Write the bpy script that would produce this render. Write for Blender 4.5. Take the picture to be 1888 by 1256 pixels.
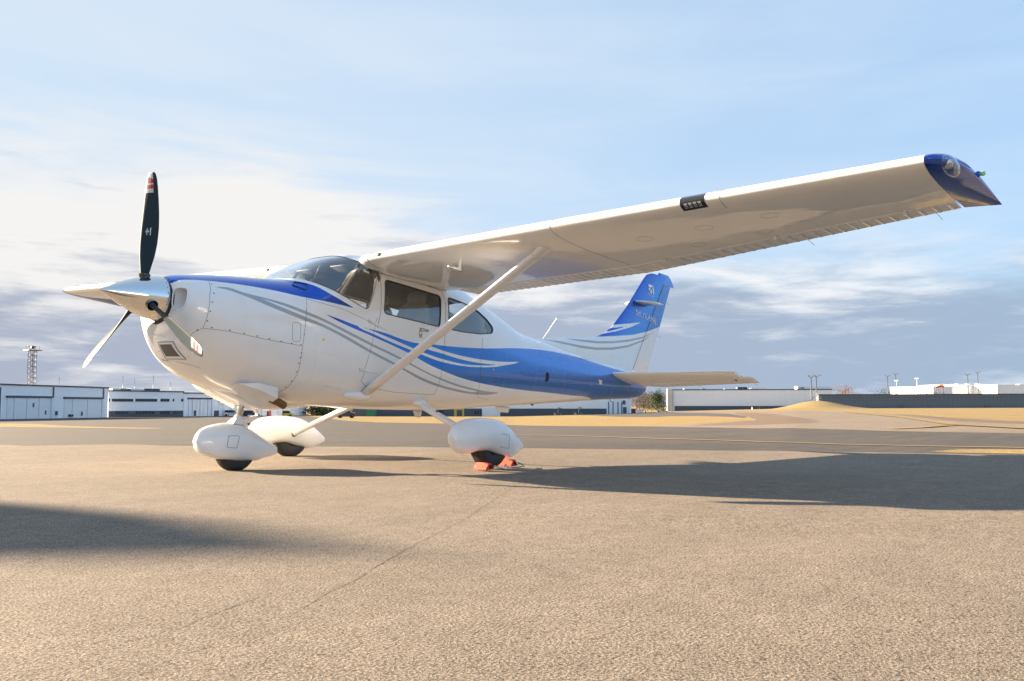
import bpy, bmesh, math, random
import numpy as np
from mathutils import Vector, Matrix, Euler

random.seed(7); rng = np.random.default_rng(7)
scene = bpy.context.scene
for o in list(bpy.data.objects): bpy.data.objects.remove(o, do_unlink=True)
COL = scene.collection
R = math.radians

# ------------------------------------------------------------------ camera
YAW, PITCH = 0.9081, 0.0744
CAMP = Vector((-3.2478, -6.4753, 0.548))
fwd = Vector((math.sin(YAW)*math.cos(PITCH), math.cos(YAW)*math.cos(PITCH), math.sin(PITCH)))
rgt = fwd.cross(Vector((0, 0, 1))).normalized(); upv = rgt.cross(fwd)
cam_d = bpy.data.cameras.new('camera'); cam = bpy.data.objects.new('camera', cam_d); COL.objects.link(cam)
cam_d.sensor_width = 36.0; cam_d.lens = 1612.8/1888*36; cam_d.clip_end = 20000; cam_d.clip_start = 0.05
cam.matrix_world = Matrix(((rgt.x, upv.x, -fwd.x, CAMP.x), (rgt.y, upv.y, -fwd.y, CAMP.y), (rgt.z, upv.z, -fwd.z, CAMP.z), (0, 0, 0, 1)))
scene.camera = cam

# ------------------------------------------------------------------ light
SUN_EL = R(14.3)
SUN_H = Vector((-math.sin(R(20)), math.cos(R(20)), 0))          # horizontal direction towards the sun
SUN_DIR = (SUN_H*math.cos(SUN_EL) + Vector((0, 0, math.sin(SUN_EL)))).normalized()
sd = bpy.data.lights.new('sun', 'SUN'); sd.energy = 5.0; sd.angle = R(0.53); sd.color = (1.0, 0.79, 0.56)
sun = bpy.data.objects.new('sun', sd); COL.objects.link(sun)
sun.rotation_euler = (-SUN_DIR).to_track_quat('-Z', 'Y').to_euler()
scene.view_settings.view_transform = 'Standard'; scene.view_settings.look = 'None'
scene.view_settings.gamma = 1.0; scene.view_settings.use_curve_mapping = False
scene.view_settings.exposure = 2.6
scene.render.film_transparent = False
scene.cycles.max_bounces = 8; scene.cycles.transparent_max_bounces = 12; scene.cycles.glossy_bounces = 5

world = bpy.data.worlds.new('World'); scene.world = world; world.use_nodes = True
wt = world.node_tree; wt.nodes.clear()
def N(t, ty, **k):
    n = t.nodes.new(ty)
    for a, b in k.items(): setattr(n, a, b)
    return n
def math_node(t, op, a, b=None, clamp=False, c=None):
    n = N(t, 'ShaderNodeMath', operation=op); n.use_clamp = clamp
    for i, v in enumerate((a, b, c)):
        if v is None: continue
        if isinstance(v, (int, float)): n.inputs[i].default_value = v
        else: t.links.new(v, n.inputs[i])
    return n.outputs[0]
def smooth(t, v, a, b, lo=0.0, hi=1.0):
    n = N(t, 'ShaderNodeMapRange', interpolation_type='SMOOTHSTEP')
    t.links.new(v, n.inputs['Value']); n.inputs['From Min'].default_value = a; n.inputs['From Max'].default_value = b
    n.inputs['To Min'].default_value = lo; n.inputs['To Max'].default_value = hi
    return n.outputs['Result']
def mixc(t, f, a, b, blend='MIX'):
    n = N(t, 'ShaderNodeMix', data_type='RGBA', blend_type=blend)
    for s, v in ((n.inputs[0], f), (n.inputs[6], a), (n.inputs[7], b)):
        if isinstance(v, (int, float)): s.default_value = v
        elif isinstance(v, tuple): s.default_value = v if len(v) == 4 else (*v, 1)
        else: t.links.new(v, s)
    return n.outputs[2]
def noise(t, vec, scale, detail=4, rough=0.5, dist=0.0):
    n = N(t, 'ShaderNodeTexNoise'); n.inputs['Scale'].default_value = scale; n.inputs['Detail'].default_value = detail
    n.inputs['Roughness'].default_value = rough; n.inputs['Distortion'].default_value = dist
    if vec is not None: t.links.new(vec, n.inputs['Vector'])
    return n.outputs['Fac']

def build_world():
    t = wt
    sky = N(t, 'ShaderNodeTexSky', sky_type='NISHITA'); sky.sun_disc = False
    sky.sun_elevation = SUN_EL; sky.sun_rotation = math.atan2(SUN_H.x, SUN_H.y)
    sky.air_density = 1.0; sky.dust_density = 1.2; sky.ozone_density = 2.0
    geo = N(t, 'ShaderNodeNewGeometry'); inc = N(t, 'ShaderNodeVectorMath', operation='SCALE')
    tc = N(t, 'ShaderNodeTexCoord')
    sep = N(t, 'ShaderNodeSeparateXYZ'); t.links.new(tc.outputs['Generated'], sep.inputs[0])
    z = sep.outputs['Z']
    el = math_node(t, 'ARCSINE', z)
    # azimuth away from the sun: 1 towards it, -1 opposite
    dot = N(t, 'ShaderNodeVectorMath', operation='DOT_PRODUCT'); t.links.new(tc.outputs['Generated'], dot.inputs[0])
    dot.inputs[1].default_value = SUN_H; az = dot.outputs['Value']
    # cloud layer seen in perspective: project the direction on a high plane
    zz = math_node(t, 'MAXIMUM', z, 0.0); zz = math_node(t, 'ADD', zz, 0.07)
    cx = math_node(t, 'DIVIDE', sep.outputs['X'], zz); cy = math_node(t, 'DIVIDE', sep.outputs['Y'], zz)
    cv = N(t, 'ShaderNodeCombineXYZ'); t.links.new(cx, cv.inputs[0]); t.links.new(cy, cv.inputs[1])
    rot = N(t, 'ShaderNodeMapping'); rot.inputs['Rotation'].default_value = (0, 0, YAW + 0.15); rot.inputs['Scale'].default_value = (0.45, 1.0, 1.0)
    rot.inputs['Location'].default_value = (3.3, 1.7, 0)
    t.links.new(cv.outputs[0], rot.inputs[0])
    n1 = noise(t, rot.outputs[0], 0.9, 7, 0.55, 0.3)
    n2 = noise(t, rot.outputs[0], 2.3, 6, 0.6, 0.5)
    # fine wisps
    rot2 = N(t, 'ShaderNodeMapping'); rot2.inputs['Scale'].default_value = (1.0, 1.0, 5.5); t.links.new(tc.outputs['Generated'], rot2.inputs[0])
    n3 = noise(t, rot2.outputs[0], 3.0, 7, 0.55, 0.6)
    rot3 = N(t, 'ShaderNodeMapping'); rot3.inputs['Scale'].default_value = (1.0, 1.0, 6.5); rot3.inputs['Location'].default_value = (4.1, 2.2, 0.6); t.links.new(tc.outputs['Generated'], rot3.inputs[0])
    n4 = noise(t, rot3.outputs[0], 7.0, 8, 0.62, 0.25)
    # upper edge of the cloud bank: higher towards the sun
    edge = math_node(t, 'MULTIPLY_ADD', az, 0.105, c=0.175)
    edge = math_node(t, 'ADD', edge, math_node(t, 'MULTIPLY', math_node(t, 'SUBTRACT', n3, 0.5), 0.22))
    edge = math_node(t, 'ADD', edge, math_node(t, 'MULTIPLY', math_node(t, 'SUBTRACT', n1, 0.5), 0.10))
    bank = smooth(t, math_node(t, 'SUBTRACT', edge, el), -0.035, 0.05)
    # bright to the sun and high in the bank, blue grey low and away from it
    lit = math_node(t, 'ADD', math_node(t, 'MULTIPLY', math_node(t, 'SUBTRACT', n3, 0.5), 2.3), math_node(t, 'MULTIPLY', math_node(t, 'SUBTRACT', n4, 0.5), 2.7))
    hgt = smooth(t, el, 0.03, 0.21)
    side = smooth(t, az, -0.9, 0.75)
    lit = math_node(t, 'ADD', lit, math_node(t, 'MULTIPLY', hgt, 1.0))
    lit = math_node(t, 'ADD', lit, math_node(t, 'MULTIPLY', side, 0.30))
    litf = smooth(t, lit, 0.22, 1.25)
    dark = mixc(t, side, (0.25, 0.36, 0.49), (0.30, 0.335, 0.42))
    bright = mixc(t, side, (0.60, 0.66, 0.74), (0.645, 0.635, 0.625))
    cloud = mixc(t, litf, dark, bright)
    # thin veil above the bank
    veil = smooth(t, n3, 0.20, 0.85)
    veil = math_node(t, 'MULTIPLY', veil, math_node(t, 'MULTIPLY_ADD', side, 0.75, c=0.2), True)
    veil = math_node(t, 'MULTIPLY', veil, smooth(t, el, 0.75, 0.15), True)
    skyc = N(t, 'ShaderNodeVectorMath', operation='SCALE'); t.links.new(sky.outputs[0], skyc.inputs[0]); skyc.inputs['Scale'].default_value = SKY_STRENGTH
    base = mixc(t, smooth(t, az, -0.2, 0.8, 0.70, 0.93), skyc.outputs[0], mixc(t, side, (0.28, 0.46, 0.71), (0.43, 0.53, 0.64)))
    c1 = mixc(t, veil, base, mixc(t, side, (0.46, 0.59, 0.75), (0.54, 0.59, 0.65)))
    c2 = mixc(t, bank, c1, cloud)
    low = mixc(t, smooth(t, z, -0.05, 0.0), (0.16, 0.15, 0.14), c2)
    bg = N(t, 'ShaderNodeBackground'); t.links.new(low, bg.inputs['Color']); bg.inputs['Strength'].default_value = WORLD_GAIN
    out = N(t, 'ShaderNodeOutputWorld'); t.links.new(bg.outputs[0], out.inputs[0])
SKY_STRENGTH = 0.20; WORLD_GAIN = 0.236
build_world()

# ------------------------------------------------------------------ helpers
def link(o, parent=None):
    COL.objects.link(o)
    if parent is not None: o.parent = parent
    return o
def tag(o, label=None, cat=None, group=None, kind=None):
    if label: o['label'] = label
    if cat: o['category'] = cat
    if group: o['group'] = group
    if kind: o['kind'] = kind
    return o
def mk(name, verts, faces, mat=None, parent=None, sm=True, off=None, edges=None):
    me = bpy.data.meshes.new(name)
    if off is not None: verts = [(v[0]-off[0], v[1]-off[1], v[2]-off[2]) for v in verts]
    me.from_pydata([tuple(map(float, v)) for v in verts], [], [tuple(int(i) for i in f) for f in faces])
    if mat is not None:
        for m in (mat if isinstance(mat, (list, tuple)) else [mat]): me.materials.append(m)
    if sm: me.polygons.foreach_set('use_smooth', [True]*len(me.polygons))
    me.update()
    return link(bpy.data.objects.new(name, me), parent)
def fixn(o):
    bm = bmesh.new(); bm.from_mesh(o.data); bmesh.ops.recalc_face_normals(bm, faces=bm.faces); bm.to_mesh(o.data); bm.free(); return o
def autosmooth(o, ang=40):
    me = o.data; bm = bmesh.new(); bm.from_mesh(me)
    bmesh.ops.recalc_face_normals(bm, faces=bm.faces)
    for e in bm.edges:
        e.smooth = not (len(e.link_faces) == 2 and e.calc_face_angle(0) > R(ang))
    bm.to_mesh(me); bm.free(); return o
def empty(name, loc, rot=(0, 0, 0), parent=None):
    o = bpy.data.objects.new(name, None); o.location = loc; o.rotation_euler = rot; o.empty_display_size = 0.3
    return link(o, parent)
class MB:
    """collects primitives into one mesh"""
    def __init__(s): s.v = []; s.f = []; s.m = []
    def add(s, v, f, m=0):
        k = len(s.v); s.v += [tuple(p) for p in v]; s.f += [tuple(i+k for i in q) for q in f]; s.m += [m]*len(f); return s
    def box(s, c, d, rz=0.0, m=0, M=None):
        hx, hy, hz = d[0]/2, d[1]/2, d[2]/2
        P = [(-hx,-hy,-hz),(hx,-hy,-hz),(hx,hy,-hz),(-hx,hy,-hz),(-hx,-hy,hz),(hx,-hy,hz),(hx,hy,hz),(-hx,hy,hz)]
        cr, sr = math.cos(rz), math.sin(rz)
        if M is None: P = [(c[0]+x*cr-y*sr, c[1]+x*sr+y*cr, c[2]+z) for x, y, z in P]
        else: P = [tuple(M @ Vector(p) + Vector(c)) for p in P]
        return s.add(P, [(0,3,2,1),(4,5,6,7),(0,1,5,4),(1,2,6,5),(2,3,7,6),(3,0,4,7)], m)
    def tube(s, path, rad, n=10, m=0, cap=True, flat=None):
        P = [Vector(p) for p in path]; rad = rad if isinstance(rad, (list, tuple)) else [rad]*len(P)
        V = []; up = None
        for i, p in enumerate(P):
            d = (P[min(i+1, len(P)-1)] - P[max(i-1, 0)]).normalized()
            if up is None: up = Vector((0, 0, 1)) if abs(d.z) < 0.9 else Vector((1, 0, 0))
            a = d.cross(up)
            if a.length < 1e-5: a = d.cross(Vector((0, 1, 0)))
            a.normalize(); b = a.cross(d).normalized(); up = b
            for k in range(n):
                t = 2*math.pi*k/n; V.append(p + a*(math.cos(t)*rad[i]) + b*(math.sin(t)*rad[i]))
        F = [(i*n+k, i*n+(k+1) % n, (i+1)*n+(k+1) % n, (i+1)*n+k) for i in range(len(P)-1) for k in range(n)]
        if cap: F += [tuple(range(n)), tuple((len(P)-1)*n+k for k in reversed(range(n)))]
        return s.add(V, F, m)
    def disc(s, c, nrm, r, n=8, m=0, h=0.0):
        nrm = Vector(nrm).normalized(); a = nrm.orthogonal().normalized(); b = nrm.cross(a); c = Vector(c)
        V = [c + nrm*h + (a*math.cos(2*math.pi*k/n) + b*math.sin(2*math.pi*k/n))*r for k in range(n)]
        return s.add(V, [tuple(range(n))], m)
    def loft(s, secs, m=0, closed=True, cap=True, wrap=False):
        n = len(secs[0]); V = [p for q in secs for p in q]; F = []
        K = n if closed else n-1
        L = len(secs) if wrap else len(secs)-1
        for i in range(L):
            j = (i+1) % len(secs)
            for k in range(K): F.append((i*n+k, i*n+(k+1) % n, j*n+(k+1) % n, j*n+k))
        if cap and not wrap: F += [tuple(reversed(range(n))), tuple((len(secs)-1)*n+k for k in range(n))]
        return s.add(V, F, m)
    def build(s, name, mat, parent=None, sm=True, off=None, ang=None):
        o = mk(name, s.v, s.f, mat, parent, sm, off)
        if any(s.m): o.data.polygons.foreach_set('material_index', s.m)
        if ang: autosmooth(o, ang)
        return o
def blob(c, r, e1=2.5, e2=2.5, nu=16, nv=24, M=None):
    """superellipsoid"""
    V = []; F = []
    sg = lambda v, e: math.copysign(abs(v)**(2/e), v)
    for i in range(nu+1):
        a = -math.pi/2 + math.pi*i/nu
        for j in range(nv):
            b = 2*math.pi*j/nv
            p = Vector((r[0]*sg(math.cos(a), e1)*sg(math.cos(b), e2), r[1]*sg(math.cos(a), e1)*sg(math.sin(b), e2), r[2]*sg(math.sin(a), e1)))
            if M is not None: p = M @ p
            V.append(p + Vector(c))
    for i in range(nu):
        for j in range(nv): F.append((i*nv+j, i*nv+(j+1) % nv, (i+1)*nv+(j+1) % nv, (i+1)*nv+j))
    return V, F

# signed distance to a 2-D polygon, positive inside
def sdf_poly(P, X, Y):
    P = np.array(P, float); X = np.asarray(X, float); Y = np.asarray(Y, float)
    d = np.full(X.shape, 1e9); ins = np.zeros(X.shape, bool)
    for i in range(len(P)):
        ax, ay = P[i]; bx, by = P[(i+1) % len(P)]
        ex, ey = bx-ax, by-ay; l2 = ex*ex+ey*ey+1e-12
        t = np.clip(((X-ax)*ex+(Y-ay)*ey)/l2, 0, 1)
        d = np.minimum(d, (X-ax-t*ex)**2+(Y-ay-t*ey)**2)
        c = (ay > Y) != (by > Y)
        with np.errstate(divide='ignore', invalid='ignore'):
            xi = ax+(Y-ay)*ex/(ey if abs(ey) > 1e-12 else 1e-12)
        ins ^= c & (X < xi)
    return np.where(ins, 1, -1)*np.sqrt(d)
def clip_mesh(V, F, s, keep_pos=False):
    """keep the part of the mesh where s<0 (or >0); exact along the zero line of s"""
    if keep_pos: s = -s
    V = [tuple(v) for v in V]; out = []; cache = {}
    def cut(a, b):
        k = (a, b) if a < b else (b, a)
        if k not in cache:
            t = s[k[0]]/(s[k[0]]-s[k[1]]); p, q = V[k[0]], V[k[1]]
            V.append((p[0]+(q[0]-p[0])*t, p[1]+(q[1]-p[1])*t, p[2]+(q[2]-p[2])*t)); cache[k] = len(V)-1
        return cache[k]
    for f in F:
        neg = [s[i] < 0 for i in f]
        if all(neg): out.append(tuple(f)); continue
        if not any(neg): continue
        g = []
        for k in range(len(f)):
            a, b = f[k], f[(k+1) % len(f)]
            if neg[k]: g.append(a)
            if neg[k] != neg[(k+1) % len(f)]: g.append(cut(a, b))
        if len(g) >= 3: out.append(tuple(g))
    used = sorted({i for f in out for i in f}); mp = {u: i for i, u in enumerate(used)}
    return [V[i] for i in used], [tuple(mp[i] for i in f) for f in out]
def resample(P, step):
    out = []
    for i in range(len(P)-1):
        a, b = Vector(P[i]), Vector(P[i+1]); n = max(1, int(math.ceil((b-a).length/step)))
        for k in range(n): out.append(a.lerp(b, k/n))
    out.append(Vector(P[-1])); return out
def round_poly(P, r, n=5):
    """2-D polygon with rounded corners"""
    out = []; m = len(P)
    for i in range(m):
        p = Vector(P[i]); a = Vector(P[i-1]); b = Vector(P[(i+1) % m])
        da = (a-p); db = (b-p); q = min(r, da.length*0.45, db.length*0.45)
        s = p+da.normalized()*q; e = p+db.normalized()*q
        for k in range(n+1):
            t = k/n; out.append(tuple((s*(1-t)**2 + p*(2*t*(1-t)) + e*t*t)))
    return out

# ------------------------------------------------------------------ materials
def new_mat(name):
    m = bpy.data.materials.new(name); m.use_nodes = True; t = m.node_tree
    return m, t, t.nodes['Principled BSDF']
def mat(name, col, rough=0.5, metal=0.0, coat=0.0, spec=0.5, var=0.0, vscale=8.0, bump=0.0, bscale=40.0, coat_rough=0.03):
    m, t, b = new_mat(name)
    b.inputs['Base Color'].default_value = (*col, 1); b.inputs['Roughness'].default_value = rough; b.inputs['Metallic'].default_value = metal
    b.inputs['Coat Weight'].default_value = coat; b.inputs['Coat Roughness'].default_value = coat_rough; b.inputs['Specular IOR Level'].default_value = spec
    tc = N(t, 'ShaderNodeTexCoord')
    if var:
        f = noise(t, tc.outputs['Object'], vscale, 5, 0.6)
        c = mixc(t, f, tuple(x*(1-var) for x in col), tuple(min(1, x*(1+var)) for x in col)); t.links.new(c, b.inputs['Base Color'])
        r = smooth(t, f, 0.2, 0.8, rough*0.9, min(1, rough*1.1)); t.links.new(r, b.inputs['Roughness'])
    if bump:
        bn = N(t, 'ShaderNodeBump'); bn.inputs['Strength'].default_value = 1.0; bn.inputs['Distance'].default_value = bump
        t.links.new(noise(t, tc.outputs['Object'], bscale, 4, 0.5), bn.inputs['Height']); t.links.new(bn.outputs[0], b.inputs['Normal'])
        if coat: t.links.new(bn.outputs[0], b.inputs['Coat Normal'])
    return m
def paint_nodes(t, b, wav=0.0012, wsc=3.2):
    """aircraft skin: glossy paint over sheet metal that is never perfectly flat, with faint dirt"""
    tc = N(t, 'ShaderNodeTexCoord')
    bn = N(t, 'ShaderNodeBump'); bn.inputs['Strength'].default_value = 1.0; bn.inputs['Distance'].default_value = wav
    h = math_node(t, 'ADD', noise(t, tc.outputs['Object'], wsc, 2, 0.4), math_node(t, 'MULTIPLY', noise(t, tc.outputs['Object'], wsc*4.5, 2, 0.5), 0.16))
    t.links.new(h, bn.inputs['Height'])
    t.links.new(bn.outputs[0], b.inputs['Normal']); t.links.new(bn.outputs[0], b.inputs['Coat Normal'])
    b.inputs['Roughness'].default_value = 0.32; b.inputs['Coat Weight'].default_value = 1.0; b.inputs['Coat Roughness'].default_value = 0.03
    b.inputs['Coat IOR'].default_value = 1.5
    return tc
WHITE = (0.83, 0.83, 0.82)
def make_white(nm='white_paint', *a):
    m, t, b = new_mat(nm); tc = paint_nodes(t, b, *a)
    d = smooth(t, noise(t, tc.outputs['Object'], 5.0, 6, 0.65), 0.35, 0.8)
    t.links.new(mixc(t, d, WHITE, (0.79, 0.785, 0.77)), b.inputs['Base Color']); return m
def make_livery():
    m, t, b = new_mat('livery_paint'); tc = paint_nodes(t, b, 0.0030, 3.2)
    def att(n):
        a = N(t, 'ShaderNodeAttribute', attribute_name=n); r = N(t, 'ShaderNodeMapRange'); t.links.new(a.outputs['Fac'], r.inputs['Value'])
        r.inputs['From Min'].default_value = -0.0012; r.inputs['From Max'].default_value = 0.0012; return r.outputs['Result']
    d = smooth(t, noise(t, tc.outputs['Object'], 5.0, 6, 0.65), 0.35, 0.8)
    base = mixc(t, d, WHITE, (0.79, 0.785, 0.77))
    flake = noise(t, tc.outputs['Object'], 900.0, 2, 0.5)
    shade = N(t, 'ShaderNodeAttribute', attribute_name='tone')
    blue = mixc(t, shade.outputs['Fac'], (0.0005, 0.070, 0.47), (0.002, 0.195, 0.60))  # paler teal aft: the blue's own fade plus sky reflection put into the colour
    blue = mixc(t, math_node(t, 'MULTIPLY', smooth(t, flake, 0.45, 0.8), 0.25), blue, (0.02, 0.30, 0.80))
    fb = att('blue'); fg = att('grey')
    c = mixc(t, fg, base, (0.33, 0.37, 0.40)); c = mixc(t, fb, c, blue)
    t.links.new(c, b.inputs['Base Color'])
    t.links.new(smooth(t, fb, 0, 1, 0.5, 0.2), b.inputs['Specular IOR Level']); t.links.new(math_node(t, 'MULTIPLY', fb, 0.62), b.inputs['Metallic']); t.links.new(smooth(t, fb, 0, 1, 1.55, 1.50), b.inputs['Coat IOR']); t.links.new(smooth(t, fb, 0, 1, 0.32, 0.24), b.inputs['Roughness'])
    return m
M = {}
M['white'] = make_white(); M['wing'] = make_white('wing_white_paint', .0035, 2.6); M['livery'] = make_livery()
def make_tip():
    m, t, b = new_mat('blue_metallic_paint'); tc = paint_nodes(t, b, 0.0008, 3.0)
    fl = noise(t, tc.outputs['Object'], 900.0, 2, 0.5)
    t.links.new(mixc(t, math_node(t, 'MULTIPLY', smooth(t, fl, 0.45, 0.8), 0.3), (0.0005, 0.060, 0.42), (0.002, 0.15, 0.62)), b.inputs['Base Color'])
    b.inputs['Specular IOR Level'].default_value = 0.2; b.inputs['Metallic'].default_value = 0.85; b.inputs['Roughness'].default_value = 0.22; return m
M['blue'] = make_tip()
M['grey_stripe'] = mat('grey_paint', (0.33, 0.37, 0.40), 0.3, coat=1.0)
M['chrome'] = mat('polished_metal', (0.78, 0.77, 0.75), 0.075, 1.0, var=0.03, vscale=14, bump=0.0003, bscale=6)
M['blade'] = mat('blade_black_paint', (0.024, 0.040, 0.052), 0.5, coat=0.0, spec=0.04, coat_rough=0.15, bump=0.00025, bscale=500)
M['steel'] = mat('bright_steel', (0.55, 0.55, 0.54), 0.18, 1.0, var=0.06)
M['dark_metal'] = mat('dark_metal', (0.06, 0.06, 0.065), 0.45, 0.6, var=0.15)
M['seam'] = mat('dark_seam', (0.09, 0.095, 0.10), 0.7)  # dark grey of panel joints, scribed outlines and cuffs
M['screw'] = mat('dark_screw', (0.10, 0.105, 0.11), 0.4, 0.6)
M['rivet'] = mat('painted_rivet', (0.50, 0.51, 0.52), 0.35, coat=0.5)
M['rubber'] = mat('tyre_rubber', (0.022, 0.022, 0.024), 0.62, var=0.25, vscale=30, bump=0.0008, bscale=220)
M['seal'] = mat('window_seal', (0.045, 0.047, 0.05), 0.5)
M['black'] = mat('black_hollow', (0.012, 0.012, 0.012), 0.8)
M['lining'] = mat('cabin_lining', (0.11, 0.09, 0.07), 0.8, var=0.12, vscale=9)
M['leather'] = mat('seat_leather', (0.20, 0.165, 0.13), 0.5, var=0.1, vscale=12, bump=0.002, bscale=30)
M['panel'] = mat('instrument_panel', (0.05, 0.05, 0.055), 0.5, var=0.2)
M['exhaust'] = mat('rusty_exhaust', (0.24, 0.12, 0.05), 0.6, 0.5, var=0.35, vscale=25)
M['red'] = mat('red_band', (0.42, 0.012, 0.015), 0.45)
M['band_white'] = mat('white_band', (0.50, 0.50, 0.50), 0.45)
M['letter'] = mat('white_lettering', (0.82, 0.84, 0.86), 0.4, coat=0.4)
M['chock'] = mat('chock_paint', (0.62, 0.05, 0.02), 0.55, var=0.2, vscale=22, bump=0.001, bscale=60)
M['rope'] = mat('grey_rope', (0.45, 0.44, 0.42), 0.9, var=0.2, vscale=80)
M['bulb'] = mat('lamp_reflector', (0.8, 0.8, 0.8), 0.1, 1.0)
M['green_lens'] = mat('green_lens', (0.25, 0.55, 0.30), 0.1, coat=1.0)
M['mesh'] = mat('cooler_mesh', (0.16, 0.145, 0.135), 0.55, 0.7, var=0.3, vscale=60)
M['yellow_dot'] = mat('yellow_decal', (0.55, 0.62, 0.12), 0.5)
M['led'] = mat('led_cells', (0.55, 0.62, 0.70), 0.2, 0.6)
M['black_gloss'] = mat('black_gloss', (0.012, 0.014, 0.018), 0.15, coat=1.0)
def make_glass(name='window_glass', tint=(0.80, 0.86, 0.88), refl=1.0):
    m = bpy.data.materials.new(name); m.use_nodes = True; t = m.node_tree; t.nodes.clear()
    tr = N(t, 'ShaderNodeBsdfTransparent'); tr.inputs[0].default_value = (*tint, 1)
    gl = N(t, 'ShaderNodeBsdfGlossy'); gl.inputs['Roughness'].default_value = 0.02; gl.inputs['Color'].default_value = (0.95, 0.97, 1, 1)
    ge = N(t, 'ShaderNodeNewGeometry')
    tc = N(t, 'ShaderNodeTexCoord'); bn = N(t, 'ShaderNodeBump'); bn.inputs['Distance'].default_value = 0.0015
    t.links.new(noise(t, tc.outputs['Object'], 3.0, 2, 0.4), bn.inputs['Height']); t.links.new(bn.outputs[0], gl.inputs['Normal']); dt = N(t, 'ShaderNodeVectorMath', operation='DOT_PRODUCT'); t.links.new(bn.outputs[0], dt.inputs[0]); t.links.new(ge.outputs['Incoming'], dt.inputs[1]); co = math_node(t, 'SUBTRACT', 1.0, math_node(t, 'ABSOLUTE', dt.outputs['Value']), True); fres = math_node(t, 'MULTIPLY_ADD', math_node(t, 'POWER', co, 5.0), 0.92, c=0.08)
    f = math_node(t, 'MULTIPLY', fres, 1.15*refl, True)
    dust = N(t, 'ShaderNodeBsdfDiffuse'); dust.inputs[0].default_value = (0.6, 0.6, 0.58, 1)
    mx = N(t, 'ShaderNodeMixShader'); t.links.new(f, mx.inputs[0]); t.links.new(tr.outputs[0], mx.inputs[1]); t.links.new(gl.outputs[0], mx.inputs[2])
    m2 = N(t, 'ShaderNodeMixShader'); t.links.new(smooth(t, noise(t, tc.outputs['Object'], 4.0, 5, 0.6), 0.3, 0.9, 0.01, 0.06), m2.inputs[0])
    t.links.new(mx.outputs[0], m2.inputs[1]); t.links.new(dust.outputs[0], m2.inputs[2])
    o = N(t, 'ShaderNodeOutputMaterial'); t.links.new(m2.outputs[0], o.inputs[0]); return m
M['glass'] = make_glass(refl=1.6); M['screen'] = make_glass('windshield_acrylic', (0.84, 0.90, 0.93), 1.9); M['lens'] = make_glass('clear_lens', (0.9, 0.95, 0.97), 1.3)
# ------------------------------------------------------------------ the airplane
TH, PH = 0.0538, 0.010
PV = Vector((2, 0, 1.2)); B0 = Vector((2, 0, 0))
RB = Euler((PH, TH, 0)).to_matrix()
PLANE_LOC = RB @ (B0-PV) + PV - Vector((0, 0, 0.02))
plane = empty('airplane', PLANE_LOC, (PH, TH, 0))
tag(plane, 'white and blue single-propeller high-wing airplane parked on the tan apron', 'airplane')
def w2b(p): return RB.transposed() @ (Vector(p) + Vector((0, 0, 0.02)) - PV) + PV
OFF = tuple(B0)
def part(mb, name, m, parent=None, sm=True, ang=None): return mb.build(name, m, parent or plane, sm, OFF, ang)

ST = np.array([
(.470,1.500,1.130,.205,1.320,2.0,2.0),(.480,1.512,1.060,.285,1.320,2.0,2.0),(.500,1.524,0.985,.330,1.310,2.1,2.0),
(.540,1.538,0.895,.372,1.300,2.2,2.0),(.600,1.550,0.820,.408,1.280,2.3,2.0),(.700,1.567,0.752,.440,1.250,2.4,2.05),
(.850,1.590,0.690,.468,1.220,2.5,2.1),(1.00,1.608,0.645,.490,1.190,2.6,2.2),(1.24,1.630,0.596,.520,1.150,2.8,2.35),
(1.45,1.652,0.570,.540,1.120,3.0,2.6),(1.70,1.800,0.563,.555,1.100,3.0,2.9),(2.00,1.955,0.566,.565,1.080,3.4,3.1),
(2.20,2.010,0.568,.570,1.080,3.8,3.2),(2.60,2.030,0.570,.570,1.080,4.2,3.2),(3.20,1.995,0.588,.565,1.080,4.2,3.2),
(3.60,1.955,0.608,.545,1.090,3.8,3.1),(4.00,1.870,0.640,.505,1.100,3.2,3.0),(4.50,1.740,0.690,.445,1.110,2.8,2.9),
(4.94,1.612,0.728,.395,1.120,2.6,2.8),(5.60,1.550,0.786,.325,1.130,2.5,2.7),(6.20,1.502,0.842,.270,1.140,2.4,2.6),
(7.00,1.445,0.918,.200,1.150,2.3,2.5),(7.70,1.400,0.975,.142,1.170,2.2,2.3),(8.00,1.370,1.010,.110,1.180,2.2,2.2),
(8.20,1.300,1.070,.070,1.190,2.1,2.1),(8.27,1.230,1.150,.025,1.190,2.0,2.0)])
def _pchip(x, y, xq):
    h = np.diff(x); d = np.diff(y)/h; m = np.zeros(len(x))
    for i in range(1, len(x)-1):
        if d[i-1]*d[i] > 0:
            w1 = 2*h[i]+h[i-1]; w2 = h[i]+2*h[i-1]; m[i] = (w1+w2)/(w1/d[i-1]+w2/d[i])
    m[0] = d[0]; m[-1] = d[-1]
    xq = np.clip(xq, x[0], x[-1]); k = np.clip(np.searchsorted(x, xq)-1, 0, len(x)-2); t = (xq-x[k])/h[k]
    return ((1+2*t)*(1-t)**2)*y[k]+t*(1-t)**2*h[k]*m[k]+t*t*(3-2*t)*y[k+1]+t*t*(t-1)*h[k]*m[k+1]
def sect(x): return [_pchip(ST[:, 0], ST[:, j], np.asarray(x, float)) for j in range(1, 7)]
def hull_y(x, z):
    zt, zb, hw, zw, nu, nl = [float(v[0]) for v in sect(np.array([x]))]
    h, n = (zt-zw, nu) if z >= zw else (zw-zb, nl)
    q = 1-min(1.0, abs(z-zw)/h)**n
    return hw*max(q, 0)**(1/n)
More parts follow.
